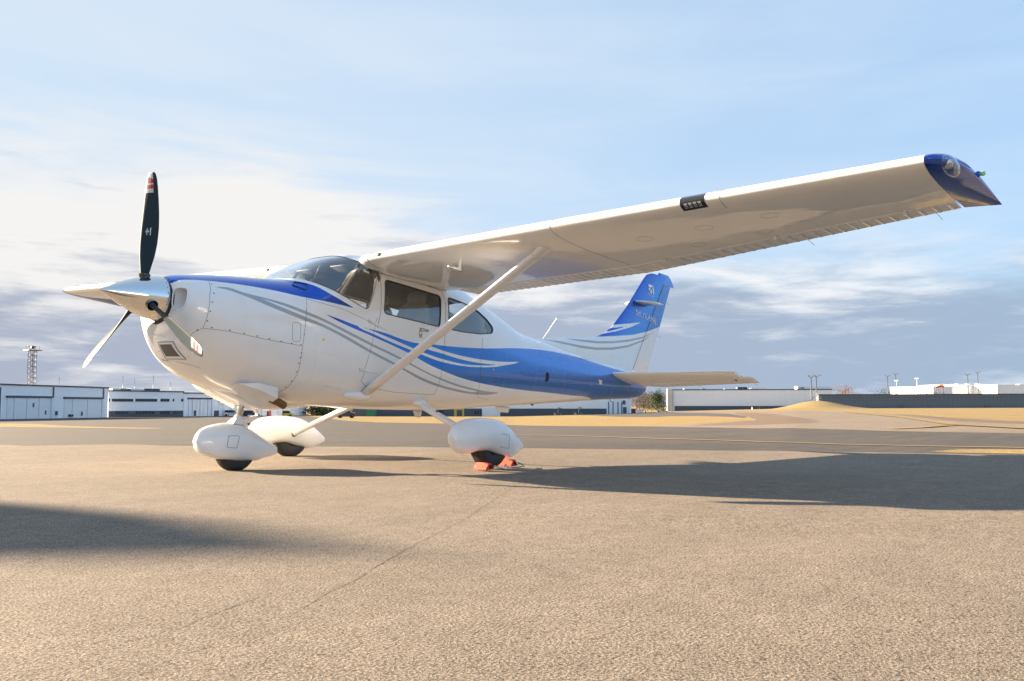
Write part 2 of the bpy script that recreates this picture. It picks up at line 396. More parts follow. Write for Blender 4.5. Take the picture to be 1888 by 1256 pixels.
def hull_pt(x, z, side=-1, out=0.0):
    y = hull_y(x, z); e = 0.004
    dydz = (hull_y(x, z+e)-hull_y(x, z-e))/(2*e); dydx = (hull_y(x+e, z)-hull_y(x-e, z))/(2*e)
    n = Vector((-dydx, 1, -dydz)); n.normalize()
    p = Vector((x, y, z)) + n*out
    return Vector((p.x, p.y*(1 if side > 0 else -1), p.z)), Vector((n.x, n.y*(1 if side > 0 else -1), n.z))
def hull_front(y, z):
    """x of the cowl nose at (y, z)"""
    lo, hi = 0.47, 1.3
    def inside(x):
        zt, zb, hw, zw, nu, nl = [float(v[0]) for v in sect(np.array([x]))]
        h, n = (zt-zw, nu) if z >= zw else (zw-zb, nl)
        return (abs(y)/hw)**n + (abs(z-zw)/h)**n < 1
    if inside(lo): return lo
    for _ in range(30):
        m = (lo+hi)/2
        if inside(m): hi = m
        else: lo = m
    return hi
def ring(x, n):
    zt, zb, hw, zw, nu, nl = [float(v[0]) for v in sect(np.array([x]))]
    t = np.linspace(-np.pi/2, 1.5*np.pi, 801)
    c, s = np.cos(t), np.sin(t); e = np.where(s >= 0, nu, nl)
    y = hw*np.sign(c)*np.abs(c)**(2/e); z = zw+np.where(s >= 0, zt-zw, zw-zb)*np.sign(s)*np.abs(s)**(2/e)
    wgt = np.where((z[:-1] > .76) & (z[:-1] < 1.56), 3.2, 1.0) if n > 200 else 1.0
    L = np.concatenate([[0], np.cumsum(wgt*np.hypot(np.diff(y), np.diff(z)))]); q = np.linspace(0, L[-1], n+1)[:-1]
    return np.interp(q, L, y), np.interp(q, L, z)
XS = sorted(set([.47, .474, .48, .487, .5, .515] + list(np.round(np.arange(.53, 8.26, .0145), 4)) + [8.27])); NR = 300
HV = []
for x in XS:
    yy, zz = ring(x, NR); HV += [(x, a, b) for a, b in zip(yy, zz)]
HF = [(i*NR+k, (i+1)*NR+k, (i+1)*NR+(k+1) % NR, i*NR+(k+1) % NR) for i in range(len(XS)-1) for k in range(NR)]

# paint scheme of the fuselage side, in metres aft of the spinner and above the ground
G_OUT = [(.693,1.44),(.826,1.454),(.941,1.431),(1.064,1.418),(1.328,1.387),(1.51,1.35),(1.768,1.286),(1.929,1.242),(2.233,1.157),(2.578,1.072),(2.709,1.036),(2.983,.958),(3.399,.88),(3.782,.847),(4.02,.835),(4.305,.84),(4.172,.812),(3.927,.792),(3.622,.792),(3.253,.818),(3.003,.855),(2.766,.914),(2.602,.965),(2.46,1.003),(2.187,1.079),(1.935,1.161),(1.651,1.241),(1.508,1.266),(1.186,1.336),(.935,1.405),(.795,1.434)]
G_HOLE = [(1.07,1.407),(1.325,1.362),(1.508,1.322),(1.649,1.293),(1.93,1.215),(2.235,1.132),(2.557,1.055),(2.681,1.022),(2.984,.942),(3.406,.86),(3.688,.832),(3.879,.825),(3.861,.821),(3.513,.82),(3.243,.841),(2.996,.881),(2.629,.978),(2.486,1.02),(2.212,1.098),(1.932,1.19),(1.65,1.266),(1.508,1.298),(1.19,1.374)]
B_TOP = [(.40,1.40),(.47,1.449),(.495,1.470),(.56,1.482),(.686,1.491),(.971,1.5),(1.222,1.494),(1.515,1.473),(1.77,1.463),(2.024,1.446),(1.778,1.538),(1.623,1.602),(1.551,1.622),(1.48,1.637),(1.43,1.66),(1.43,2.2),(.40,2.2)]
B_MAIN = [(1.688,1.355),(1.889,1.295),(2.255,1.218),(2.63,1.135),(2.805,1.092),(2.974,1.04),(3.212,.988),(3.472,.945),(3.857,.914),(4.289,.9),(4.732,.899),(5.156,.906),(5.954,.913),(6.618,.909),(6.9,.85),(8.6,.85),(8.6,1.34),(7.389,1.349),(7.081,1.362),(6.639,1.388),(6.225,1.412),(5.809,1.423),(5.406,1.418),(4.878,1.387),(4.391,1.342),(4.019,1.297),(3.619,1.261),(3.272,1.239),(3.005,1.232),(2.768,1.222),(2.608,1.238),(2.439,1.264),(2.192,1.284),(2.059,1.294),(1.888,1.322)]
W2 = [(2.05,1.297),(2.194,1.277),(2.387,1.243),(2.553,1.212),(2.712,1.179),(2.883,1.147),(3.203,1.103),(3.546,1.083),(3.93,1.104),(4.288,1.146),(4.467,1.168),(4.138,1.109),(3.831,1.077),(3.458,1.063),(3.125,1.081),(2.847,1.127),(2.671,1.159),(2.527,1.184),(2.254,1.242),(2.09,1.279)]
W1 = [(2.83,1.229),(2.976,1.218),(3.193,1.189),(3.539,1.164),(3.925,1.163),(4.241,1.176),(4.663,1.213),(4.467,1.168),(4.288,1.146),(3.928,1.124),(3.542,1.126),(3.199,1.157),(2.932,1.19)]
def smooth_poly(P, n=5, lim=42):
    m = len(P); Q = [Vector(p) for p in P]; tg = []
    for i in range(m):
        a, b, c = Q[i-1], Q[i], Q[(i+1) % m]; u, w = (b-a), (c-b); tg.append(None if u.angle(w) > R(lim) else (u.normalized()*w.length + w.normalized()*u.length).normalized())
    out = []
    for i in range(m):
        a, b = Q[i], Q[(i+1) % m]; L = (b-a).length; ta, tb = tg[i] or (b-a)/L, tg[(i+1) % m] or (b-a)/L
        for k in range(n):
            t = k/n; out.append(tuple(a*(2*t**3-3*t*t+1) + ta*L*(t**3-2*t*t+t) + b*(3*t*t-2*t**3) + tb*L*(t**3-t*t)))
    return out
G_OUT, G_HOLE, B_TOP, B_MAIN, W1, W2 = [smooth_poly(q) for q in (G_OUT, G_HOLE, B_TOP, B_MAIN, W1, W2)]
def add_attr(o, name, vals):
    a = o.data.attributes.new(name, 'FLOAT', 'POINT'); a.data.foreach_set('value', np.asarray(vals, np.float32))
def paint_hull(o):
    P = np.array([v.co[:] for v in o.data.vertices]) + np.array(OFF); X, Z = P[:, 0], P[:, 2]
    main = np.minimum(sdf_poly(B_MAIN, X, Z), -np.maximum(sdf_poly(W1, X, Z), sdf_poly(W2, X, Z)))
    add_attr(o, 'blue', np.maximum(main, sdf_poly(B_TOP, X, Z)))
    add_attr(o, 'grey', np.minimum(sdf_poly(G_OUT, X, Z), -sdf_poly(G_HOLE, X, Z)))
    add_attr(o, 'tone', np.clip((X-1.9)/1.4, 0, 0.70))
WINDSHIELD = [(1.49,1.663),(1.545,1.655),(1.604,1.643),(1.733,1.604),(1.817,1.578),(1.941,1.530),(2.13,1.465),(2.16,1.462),(2.185,1.475),(2.21,1.53),(2.25,1.62),(2.285,1.735),(2.295,1.80),(2.28,1.86),(2.20,1.90),(2.10,1.93),(2.055,1.97),(2.04,2.3),(1.3,2.3),(1.3,1.70),(1.49,1.70)]
DOORWIN = round_poly([(2.40,1.775),(3.165,1.735),(3.145,1.418),(2.375,1.450)], .045)
REARWIN = round_poly([(3.285,1.742),(3.56,1.722),(3.83,1.675),(3.99,1.612),(4.10,1.53),(4.07,1.468),(3.82,1.430),(3.50,1.413),(3.275,1.415)], .035)
REARTOP = round_poly([(4.08,-.30),(4.56,-.24),(4.56,.24),(4.08,.30)], .06)
INLET = round_poly([(.198,1.385),(.245,1.412),(.325,1.405),(.345,1.33),(.325,1.245),(.255,1.228),(.198,1.262)], .03)
def hull_sdfs(V):
    P = np.array(V); X, Y, Z = P.T; big = np.full(len(P), -9.0)
    s = sdf_poly(WINDSHIELD, X, Z)
    s = np.maximum(s, sdf_poly(DOORWIN, X, Z)); s = np.maximum(s, sdf_poly(REARWIN, X, Z))
    s = np.maximum(s, np.where(Z > 1.55, sdf_poly(REARTOP, X, Y), big))
    return s
s = hull_sdfs(HV); V1, F1 = clip_mesh(HV, HF, s)
P = np.array(V1); s2 = np.where(P[:, 0] < .62, sdf_poly(INLET, np.abs(P[:, 1]), P[:, 2]), -9.0)
V2, F2 = clip_mesh(V1, F1, s2)
fus = mk('fuselage', V2, F2, M['livery'], plane, True, OFF); fixn(fus); paint_hull(fus)
# closing discs at the ends
mb = MB(); yy, zz = ring(.472, 40); mb.add([(.472, a, b) for a, b in zip(yy, zz)], [tuple(range(40))]); part(mb, 'cowl_bulkhead', M['dark_metal'], fus)
fus_off = fus
# glass panes: the same surface, 3 mm inside
def pane(name, poly, mode='xz', cond=None, m=None):
    P = np.array(HV); X, Y, Z = P.T
    d = sdf_poly(poly, X, Z) if mode == 'xz' else np.where(Z > 1.55, sdf_poly(poly, X, Y), -9.0)
    if cond is not None: d = np.where(cond(X, Y, Z), d, -9.0)
    v, f = clip_mesh(HV, HF, d, keep_pos=True)
    c = np.array((0, 0, 1.2)); v = [(p[0], p[1]*(1-.004/max(.1, abs(p[1]))), p[2]-.003*np.sign(p[2]-1.2)) for p in v]
    return mk(name, v, f, m or M['glass'], plane, True, OFF)
pane('windshield', WINDSHIELD, m=M['screen'])
for sd_ in (-1, 1):
    pane('door_window', DOORWIN, cond=lambda X, Y, Z: Y*sd_ > 0.05); pane('rear_side_window', REARWIN, cond=lambda X, Y, Z: Y*sd_ > 0.05)
pane('rear_window', REARTOP, 'xy')
# cabin lining: the skin moved 25 mm inwards
LV = []; LX = [x for x in XS if 1.5 <= x <= 4.75][::4]; NL = 66
for x in LX:
    yy, zz = ring(x, NL)
    LV += [(x, a*(1-.028/.56), b-.025*np.sign(b-1.2)*min(1, abs(b-1.2)/.3)) for a, b in zip(yy, zz)]
LF = [(i*NL+k, (i+1)*NL+k, (i+1)*NL+(k+1) % NL, i*NL+(k+1) % NL) for i in range(len(LX)-1) for k in range(NL)]
v, f = clip_mesh(LV, LF, hull_sdfs(LV)+.012); k = (len(v)); mk('cabin_lining', v, f, M['lining'], plane, True, OFF)
# window seals
def outline(poly, side, out=0.001, step=.02):
    pts = [hull_pt(q[0], q[1], side, out)[0] for q in resample([(a, b, 0) for a, b in list(poly)+[poly[0]]], step)]
    return pts
for sd_ in (-1, 1):
    for poly, nm in ((DOORWIN, 'window_seal'), (REARWIN, 'window_seal')):
        part(MB().tube(outline(poly, sd_), .0055, 6, cap=False), nm, M['seal'])
    lip = [hull_pt(a, b, sd_, .001)[0] for a, b in [(q.x, q.y) for q in resample([(x, z, 0) for x, z in WINDSHIELD[2:13]], .02)]]
    part(MB().tube(lip, .0035, 6), 'windshield_seal', M['seal'])
    frame = round_poly([(2.345,1.842),(3.235,1.792),(3.215,1.375),(2.335,1.405)], .075)
    part(MB().tube([hull_pt(q.x, q.y, sd_, .0)[0] for q in resample([(a, b, 0) for a, b in [(2.30,1.30),(2.335,1.45),(2.345,1.76),(2.37,1.83),(2.43,1.845),(2.80,1.835),(3.12,1.805),(3.20,1.785),(3.232,1.73),(3.225,1.25)]], .03)], .0022, 5), 'door_gap', M['seam'])

# panel seams and screws
def seam(pts, side, r=.0016, name='panel_seam'):
    p = [hull_pt(q.x, q.y, side, .0002)[0] for q in resample([(a, b, 0) for a, b in pts], .03)]
    return MB().tube(p, r, 5, cap=False)
SEAMS = [[(.690,1.485),(.655,1.363),(.645,1.199),(.630,1.101),(.58,1.062),(.557,.992)],
 [(.63,1.101),(.821,1.098),(1.134,1.068),(1.479,1.049)],
 [(1.526,1.467),(1.508,1.309),(1.496,1.182),(1.486,.994),(1.488,.809),(1.458,.694),(1.40,.628)],
 [(2.30,1.40),(2.279,1.353),(2.247,1.148),(2.189,.939),(2.165,.80)],
 [(3.225,1.25),(3.21,1.0),(3.17,.745)],
 [(3.872,1.40),(3.852,1.063),(3.863,.897),(3.871,.80),(3.93,.765),(4.159,.753)],
 [(2.165,.80),(2.25,.757),(2.62,.732),(3.104,.742),(3.17,.745)],
 [(1.52,1.46),(1.9,1.42),(2.28,1.33)],
 [(7.60,1.30),(7.595,1.18),(7.592,1.03)],
 [(.53,.86),(.62,.835),(.74,.80)]]
for sd_ in (-1, 1):
    for q in SEAMS: part(seam(q, sd_), 'panel_seam', M['seam'])
    oil = round_poly([(1.372,1.236),(1.452,1.246),(1.463,1.085),(1.384,1.077)], .025)
    part(MB().tube(outline(oil, sd_, .0002), .0014, 5, cap=False), 'oil_door', M['seam'])
    mb = MB()
    scr = [(.700,1.465),(.690,1.385),(.672,1.31),(.660,1.235),(.650,1.16),(.600,1.085),(.69,1.112),(.83,1.108),(.95,1.096),(1.06,1.086),(1.17,1.076),(1.28,1.066),(1.38,1.06),(1.47,1.06),
           (1.512,1.36),(1.503,1.27),(1.495,1.15),(1.484,.99),(1.478,.95),(1.474,.90),(1.472,.83),(1.462,.75),(1.44,.70),(1.40,.655),(1.34,.632)]
    for a, b in scr:
        p, n = hull_pt(a, b, sd_, .0012); part(MB().disc(p, n, .0062, 8), 'cowl_screw', M['screw'], sm=False)
# rivet rows, too many to pick apart
mb = MB()
def rivrow(pts, step=.028):
    for q in resample([(a, b, 0) for a, b in pts], step):
        for sd_ in (-1, 1):
            p, n = hull_pt(q.x, q.y, sd_, .0011); mb.disc(p, n, .0032, 6)
for q in ([(3.86,1.40),(3.845,1.063),(3.85,.82)], [(4.40,1.55),(4.379,1.337),(4.35,1.035),(4.33,.78)], [(5.05,1.53),(5.03,.80)], [(5.75,1.48),(5.72,.84)], [(6.45,1.42),(6.42,.90)], [(7.1,1.38),(7.07,.95)],
          [(4.44,1.39),(4.723,1.37),(5.602,1.318),(6.87,1.292),(7.3,1.28)], [(3.24,1.40),(3.7,1.375),(4.25,1.40),(4.75,1.45)], [(2.2,.665),(3.1,.68),(3.8,.71),(4.8,.79)], [(1.56,1.02),(2.14,.98)], [(1.62,1.44),(1.63,.72)], [(3.9,1.0),(5.0,1.02),(7.2,1.12)]):
    rivrow(q)
tag(part(mb, 'rivet', M['rivet'], sm=False), kind='stuff')
# small fuselage fittings
p, n = hull_pt(1.693, 1.126, -1, .002); part(MB().disc(p, n, .013, 12), 'fuel_decal', M['yellow_dot'], sm=False)
mb = MB(); p, n = hull_pt(5.276, 1.092, -1, .002)
mb.add([p + Vector((dx, 0, dz)) for dx, dz in ((-.045,-.035),(-.02,-.058),(.03,-.055),(.045,-.02),(.042,.035),(.015,.058),(-.03,.05),(-.046,.01))], [tuple(range(8))]); part(mb, 'tail_cone_port', M['black'], sm=False)
mb = MB(); p, n = hull_pt(6.669, 1.132, -1, .002); mb.add([p + Vector(q) for q in ((-.05,0,-.025),(.055,.004,-.03),(.055,.002,.03),(-.05,-.002,.035))], [(0,1,2,3)]); part(mb, 'data_plate', mat('cream_plate', (.62,.56,.45), .5), sm=False)
for a, b in ((4.10,1.075), (5.42,1.17), (5.72,1.165), (6.25,1.24)):
    p, n = hull_pt(a, b, -1, .002); part(MB().disc(p, n, .010, 8), 'drain_cap', M['rivet'], sm=False)
mb = MB(); pts = [hull_pt(a, b, -1, .004)[0] for a, b in round_poly([(1.455,1.575),(1.50,1.615),(1.585,1.600),(1.545,1.545)], .012)]; mb.tube(pts+[pts[0]], .005, 6); part(mb, 'fuel_vent_loop', mat('dark_blue_plastic', (.01,.05,.22), .4))
for a, b, c in ((2.185,1.355,-.06), (2.11,.905,-.02)):        # door hinges
    for sd_ in (-1, 1):
        p, n = hull_pt(a, b, sd_, .004); q, _ = hull_pt(a+.24, b+c, sd_, .003)
        part(MB().tube([p, p.lerp(q, .3), q], [.013, .010, .002], 8), 'door_hinge', M['white'])
for sd_ in (-1, 1):
    p, n = hull_pt(2.87, 1.325, sd_, .006); mb = MB(); mb.box(p, (.025, .012, .095)); mb.box(p+Vector((.05, 0, .035)), (.11, .014, .022)); part(mb, 'door_handle', M['steel'])
mb = MB(); q = [hull_pt(a, b, -1, .006)[0] for a, b in ((1.80,.735),(1.98,.728),(1.98,.678),(1.80,.678))]; mb.add(q, [(0,1,2,3)]); mb.tube([q[0], q[1]], .006, 6); part(mb, 'battery_door', M['white'])

# engine air inlets
for sd_ in (-1, 1):
    loop = [(a*sd_, b) for a, b in INLET]; c = Vector((.285*sd_, 1.32)); secs = []
    for dx, k in ((-.001, 1.0), (.03, .97), (.08, .90), (.11, .80)):
        secs.append([(hull_front(a, b)*(1-min(1, dx/.1)) + .50*min(1, dx/.1) + dx, c.x+(a-c.x)*k + .012*sd_*(dx/.14), c.y+(b-c.y)*k + .018*(dx/.14)) for a, b in loop])
    mb = MB().loft(secs, cap=False); o = part(mb, 'air_inlet', M['white'])
    part(MB().add(secs[-1], [tuple(range(len(loop)))]), 'inlet_back', M['white'], o, sm=False)
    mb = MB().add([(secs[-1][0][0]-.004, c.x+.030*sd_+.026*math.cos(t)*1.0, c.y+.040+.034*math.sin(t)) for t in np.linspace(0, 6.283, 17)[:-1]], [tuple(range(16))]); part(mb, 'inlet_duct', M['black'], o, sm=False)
    rim = [(hull_front(a, b)+.001, a, b) for a, b in loop]; part(MB().tube(rim+[rim[0]], .0065, 8, cap=False), 'inlet_lip', M['white'])
# lower cooler opening with a fine mesh
def nose_patch(y0, y1, z0, z1, out, ny=8, nz=8, skew=.03):
    V = []; F = []
    for i in range(nz+1):
        for j in range(ny+1):
            z = z0+(z1-z0)*i/nz; y = y0+(y1-y0)*j/ny - skew*(1-i/nz)
            V.append((hull_front(y, z)-out, y, z-out*.4))
    for i in range(nz):
        for j in range(ny): F.append((i*(ny+1)+j, i*(ny+1)+j+1, (i+1)*(ny+1)+j+1, (i+1)*(ny+1)+j))
    return MB().add(V, F), V, ny, nz
mb, V_, a_, b_ = nose_patch(-.180, .000, .862, .990, .004); o = part(mb, 'cooler_frame', M['white'])
e = [V_[j] for j in range(a_+1)] + [V_[i*(a_+1)+a_] for i in range(1, b_+1)] + [V_[b_*(a_+1)+j] for j in range(a_-1, -1, -1)] + [V_[i*(a_+1)] for i in range(b_-1, 0, -1)]
part(MB().tube(e+[e[0]], .0025, 6, cap=False), 'cooler_edge', M['seam'], o)
mb, V_, a_, b_ = nose_patch(-.163, -.018, .880, .976, .0075); part(mb, 'cooler_mesh', M['mesh'], o)
e = [V_[j] for j in range(a_+1)] + [V_[i*(a_+1)+a_] for i in range(1, b_+1)] + [V_[b_*(a_+1)+j] for j in range(a_-1, -1, -1)] + [V_[i*(a_+1)] for i in range(b_-1, 0, -1)]
part(MB().tube(e+[e[0]], .003, 6, cap=False), 'cooler_rim', M['white'], o)
for (a, b) in ((.02,1.02),(-.09,1.025),(-.20,1.01),(-.225,.95),(-.235,.88),(-.20,.83),(-.10,.835),(0.0,.835),(.03,.92)):
    part(MB().disc((hull_front(a, b)-.004, a, b), (-1, 0, -.5), .005, 8), 'cowl_screw', M['steel'], sm=False)

# ---- spinner and propeller
SP = Vector((0, 0, 1.335))
secs = []
for i in range(41):
    t = i/40; x = -.018+.489*t; r = max(.001, .180*(1-(1-t)**1.65))
    secs.append([(x, r*math.cos(a), SP.z+r*math.sin(a)) for a in np.linspace(0, 2*math.pi, 65)[:-1]])
secs.append([(.474, .165*math.cos(a), SP.z+.165*math.sin(a)) for a in np.linspace(0, 2*math.pi, 65)[:-1]])
spn = part(MB().loft(secs), 'spinner', M['chrome'], ang=50)
part(MB().tube([(.462, .1815*math.cos(a), SP.z+.1815*math.sin(a)) for a in np.linspace(0, 2*math.pi, 65)], .0022, 6, cap=False), 'spinner_joint', M['seam'], spn)
for k in range(24):
    a = 2*math.pi*k/24+.08; part(MB().disc((.442, .1785*math.cos(a), SP.z+.1785*math.sin(a)), (-.1, math.cos(a), math.sin(a)), .0045, 8), 'spinner_screw', M['dark_metal'], spn, sm=False)
def blade(ang, nm='propeller_blade'):
    # r from hub; chord, pitch, thickness
    T = [(.08,.062,62,.052),(.13,.060,60,.050),(.18,.066,54,.040),(.24,.088,47,.030),(.32,.118,41,.022),(.42,.142,35,.017),(.54,.152,30,.014),(.66,.147,26,.012),(.78,.134,22.5,.010),(.88,.116,20,.008),(.95,.098,18.5,.007),(.985,.078,18,.006),(1.005,.048,18,.004)]
    secs = []; rs = []
    n = 26
    for i in range(len(T)*4-3):
        k, t = divmod(i, 4); t /= 4
        a = T[k]; b = T[min(k+1, len(T)-1)]; r, c, be, th = [a[j]+(b[j]-a[j])*t for j in range(4)]
        be = R(be); q = []
        for j in range(n):
            w = 2*math.pi*j/n; u = math.cos(w)*c/2; h = math.sin(w)*th*(.5+.22*math.cos(w))
            # chord direction: leading edge forward (-x) and towards the direction of turning
            sweep = -.018*math.sin(min(1, max(0, (r-.2)/.8))*math.pi)
            x = -math.sin(be)*(u+sweep) - math.cos(be)*h; tg = math.cos(be)*(u+sweep) - math.sin(be)*h
            q.append((x, tg, r))
        secs.append(q); rs.append(r)
    ca, sa = math.cos(ang), math.sin(ang)
    def tr(p): return (.335+p[0], p[1]*ca+p[2]*sa, SP.z - p[1]*sa + p[2]*ca)
    mb = MB().loft([[tr(p) for p in q] for q in secs]); o = part(mb, nm, M['blade'])
    # coloured tip bands as thin sleeves
    def band(r0, r1, m, name):
        ss = []
        for r in np.linspace(r0, r1, 5):
            i = min(range(len(rs)-1), key=lambda i: 0 if rs[i] <= r <= rs[i+1] else 9); t = (r-rs[i])/(rs[i+1]-rs[i])
            q = []
            for a, b in zip(secs[i], secs[i+1]):
                q.append([a[j]+(b[j]-a[j])*t for j in range(3)])
            c = [sum(p[j] for p in q)/len(q) for j in range(3)]
            ss.append([tr([c[j]+(p[j]-c[j])*1.012 + (math.copysign(.0008, p[j]-c[j]) if j < 2 else 0) for j in range(3)]) for p in q])
        part(MB().loft(ss, cap=(r1 > 1.0)), name, M[m], o)
    band(.835, .868, 'band_white', 'tip_band'); band(.868, .902, 'red', 'tip_band'); band(.902, .914, 'band_white', 'tip_band'); band(.914, .948, 'red', 'tip_band'); band(.948, 1.0049, 'band_white', 'tip_band')
    # hub cuff
    cu = [tr((0, 0, .10)), tr((0, 0, .178))]; part(MB().tube(cu, [.048, .043], 20), 'blade_cuff', M['black_gloss'], o)
    # maker's mark: a small winged emblem and a line of lettering
    mb = MB()
    be = R(28)
    def onb(u, r, e=.0095):
        return tr((-math.sin(be)*u - math.cos(be)*e, math.cos(be)*u - math.sin(be)*e, r))
    def quad(u0, r0, u1, r1): mb.add([onb(u0, r0), onb(u1, r0), onb(u1, r1), onb(u0, r1)], [(0,1,2,3)])
    quad(-.002,.49,.002,.545); quad(.010,.516,-.018,.520); quad(-.012,.508,-.009,.530); quad(.008,.508,.011,.530); 
    for k in range(8): quad(-.034,.487+k*.0075,-.026,.4925+k*.0075)
    if abs(ang) < .5: part(mb, 'blade_emblem', M['letter'], o, sm=False)
for a in (.03, 2*math.pi/3+.03, -2*math.pi/3+.03): blade(a)

# ---- wings
def naca(xc, t=.12, m=.02, p=.4):
    yt = 5*t*(.2969*math.sqrt(xc)-.1260*xc-.3516*xc**2+.2843*xc**3-.1036*xc**4)
    yc = m/p**2*(2*p*xc-xc*xc) if xc < p else m/(1-p)**2*((1-2*p)+2*p*xc-xc*xc)
    return yc+yt, yc-yt
YW = [.50,.52,.56,.62,2.65,5.28]
def wing_geo(y):
    f = lambda a: float(np.interp(y, [.50,.52,.56,.62,2.65,5.28], a))
    return Vector((f([2.13,2.075,2.05,2.04,2.05,2.12]), f([1.90,1.902,1.904,1.905,1.968,2.058])), ), Vector((f([3.65,3.65,3.65,3.65,3.65,3.24]), f([1.815,1.815,1.815,1.815,1.885,2.036])))
def wpt(y, xc, off, side, ths=1.0):
    le, te = wing_geo(y); d = te-le; c = d.length; d = d/c; n = Vector((-d.y, d.x))
    p = le + d*(xc*c) + n*(off*c*ths); return (p.x, y*side, p.y)
HC = .775
def wing_section(y, side, x0=0.0, x1=HC, ths=1.0, n=26):
    up = []; lo = []
    for i in range(n+1):
        xc = x0+(x1-x0)*(1-math.cos(math.pi/2*i/n)) if x0 == 0 else x0+(x1-x0)*i/n
        a, b = naca(xc); up.append(wpt(y, xc, a, side, ths)); lo.append(wpt(y, xc, b, side, ths))
    return up[::-1] + lo[1:]
for side in (-1, 1):
    secs = [wing_section(y, side, ths=k) for y, k in ((.50,.35),(.505,.62),(.52,.85),(.56,.97),(.62,1.0))] + [wing_section(y, side) for y in np.linspace(.75, 2.65, 14)] + [wing_section(y, side) for y in np.linspace(2.75, 5.28, 18)]
    wing = part(MB().loft(secs), 'wing', M['wing'], ang=35)
    # flap and aileron with pressed stiffening beads
    for nm, ya, yb, stp in (('flap', .64, 2.646, .083), ('aileron', 2.654, 5.265, .096)):
        ys = []; y = ya
        while y < yb-.01:
            ys += [(y, 0), (min(y+stp*.58, yb), 0)]
            if y+stp*.95 < yb: ys += [(y+stp*.78, 1)]
            y += stp
        ys.append((yb, 0)); ys = sorted(set(ys)); ss = []
        for y, b in ys:
            up = []; lo = []
            for xc in (.787,.80,.83,.87,.91,.95,.985,1.0):
                a, c = naca(xc); k = b*.0060*math.sin(math.pi*min(1, (xc-.787)/.05 if xc < .83 else 1)*.5)*(1 if xc < .995 else 0)
                if xc == .787: a, c = (a+c)/2+.010, (a+c)/2-.010; k = 0
                up.append(wpt(y, xc, a+k+.0004, side)); lo.append(wpt(y, xc, c-k-.0004, side))
            ss.append(up[::-1]+lo)
        cs = part(MB().loft(ss), nm, M['white'], wing, ang=12)
    # joint lines across the leading edge and under the wing
    def chordline(y, x0, x1, r=.0016, low=True):
        pts = []
        if low:
            for i in range(15): xc = x1*(1-i/14)**1.5; pts.append(wpt(y, xc, naca(xc)[1]-.0003, side))
        for i in range(1, 9): xc = x0*(i/8)**2; pts.append(wpt(y, xc, naca(xc)[0]+.0003, side))
        return pts
    for y in (.66, 2.66, 4.02): part(MB().tube(chordline(y, .09, .10), .0016, 5, cap=False), 'skin_joint', M['seam'], wing)
    for y in (2.66,): part(MB().tube(chordline(y, .001, .76), .0012, 5, cap=False), 'skin_joint', M['seam'], wing)
    mb = MB()
    for y in np.arange(1.0, 5.2, .42):
        for k in range(34):
            xc = .08+.68*k/33; p = wpt(y, xc, naca(xc)[1]-.0012, side); mb.disc(p, (0, 0, -1), .0032, 5)
    for xc in (.09, .30, .74):
        for y in np.arange(.75, 5.25, .032): p = wpt(y, xc, naca(xc)[1]-.0012, side); mb.disc(p, (0, 0, -1), .0032, 5)
    tag(part(mb, 'wing_rivet', M['rivet'], wing, sm=False), kind='stuff')
    for y, xc in ((1.25,.33),(1.75,.33),(3.2,.33),(3.7,.33),(4.2,.33),(3.45,.62),(4.0,.62)):   # inspection covers
        pts = [wpt(y+.065*math.cos(a), xc+.065/1.5*math.sin(a), naca(xc+.065/1.5*math.sin(a))[1]-.0004, side) for a in np.linspace(0, 6.283, 25)]
        part(MB().tube(pts, .0006, 5, cap=False), 'inspection_cover', M['seam'], wing)
    # aileron and flap hinge brackets, static wicks
    for y in (3.0, 4.0, 4.95): part(MB().box(wpt(y, .778, naca(.778)[1]-.006, side), (.05, .012, .02)), 'hinge_bracket', M['white'], wing)
    for y in (4.15, 5.1):
        a = Vector(wpt(y, .995, 0, side)); part(MB().tube([a, a+Vector((.05, .01*side, -.012)), a+Vector((.10, .02*side, -.03))], .0016, 5), 'static_wick', M['dark_metal'], wing)
    # landing light cut into the leading edge
    ss = []
    for y in np.linspace(3.735, 3.915, 6):
        q = [];
        for i in range(13):
            s_ = -1+2*i/12; xc = (abs(s_)**1.6)*(.030 if s_ < 0 else .055); a, b = naca(xc); q.append(wpt(y, xc-.0012, (a+.0012) if s_ < 0 else (b-.0012), side))
        ss.append(q)
    ll = part(MB().loft(ss, closed=False, cap=False), 'landing_light', M['black_gloss'], wing)
    for i in range(3):
        for j in range(4):
            y0 = 3.762+j*.034; xa = .0035+.0115*i; xb = xa+.0085
            q = [wpt(yy_, xx-.0020, naca(xx)[1]-.0022, side) for xx, yy_ in ((xa, y0), (xa, y0+.024), (xb, y0+.024), (xb, y0))]
            part(MB().add(q, [(0,1,2,3)]), 'led_cell', M['led'], ll, sm=False)
    # cabin air vent in the leading edge
    c = Vector(wpt(.80, .004, .004, side)); part(MB().box(c+Vector((.008, 0, 0)), (.03, .075, .026)), 'cabin_air_vent', M['dark_metal'], wing)
    # drooped tip
    edge_x = lambda t: float(np.interp(t, [0,.03,.1,.25,.5,.75,1], [2.125,2.16,2.27,2.47,2.76,3.04,3.32]))
    edge_y = lambda t: float(np.interp(t, [0,.03,.1,.25,.5,.75,1], [5.30,5.345,5.405,5.445,5.47,5.485,5.50]))
    edge_z = lambda t: float(np.interp(t, [0,.1,.3,.5,1], [2.065,2.085,2.090,2.080,2.045]))
    secs = []
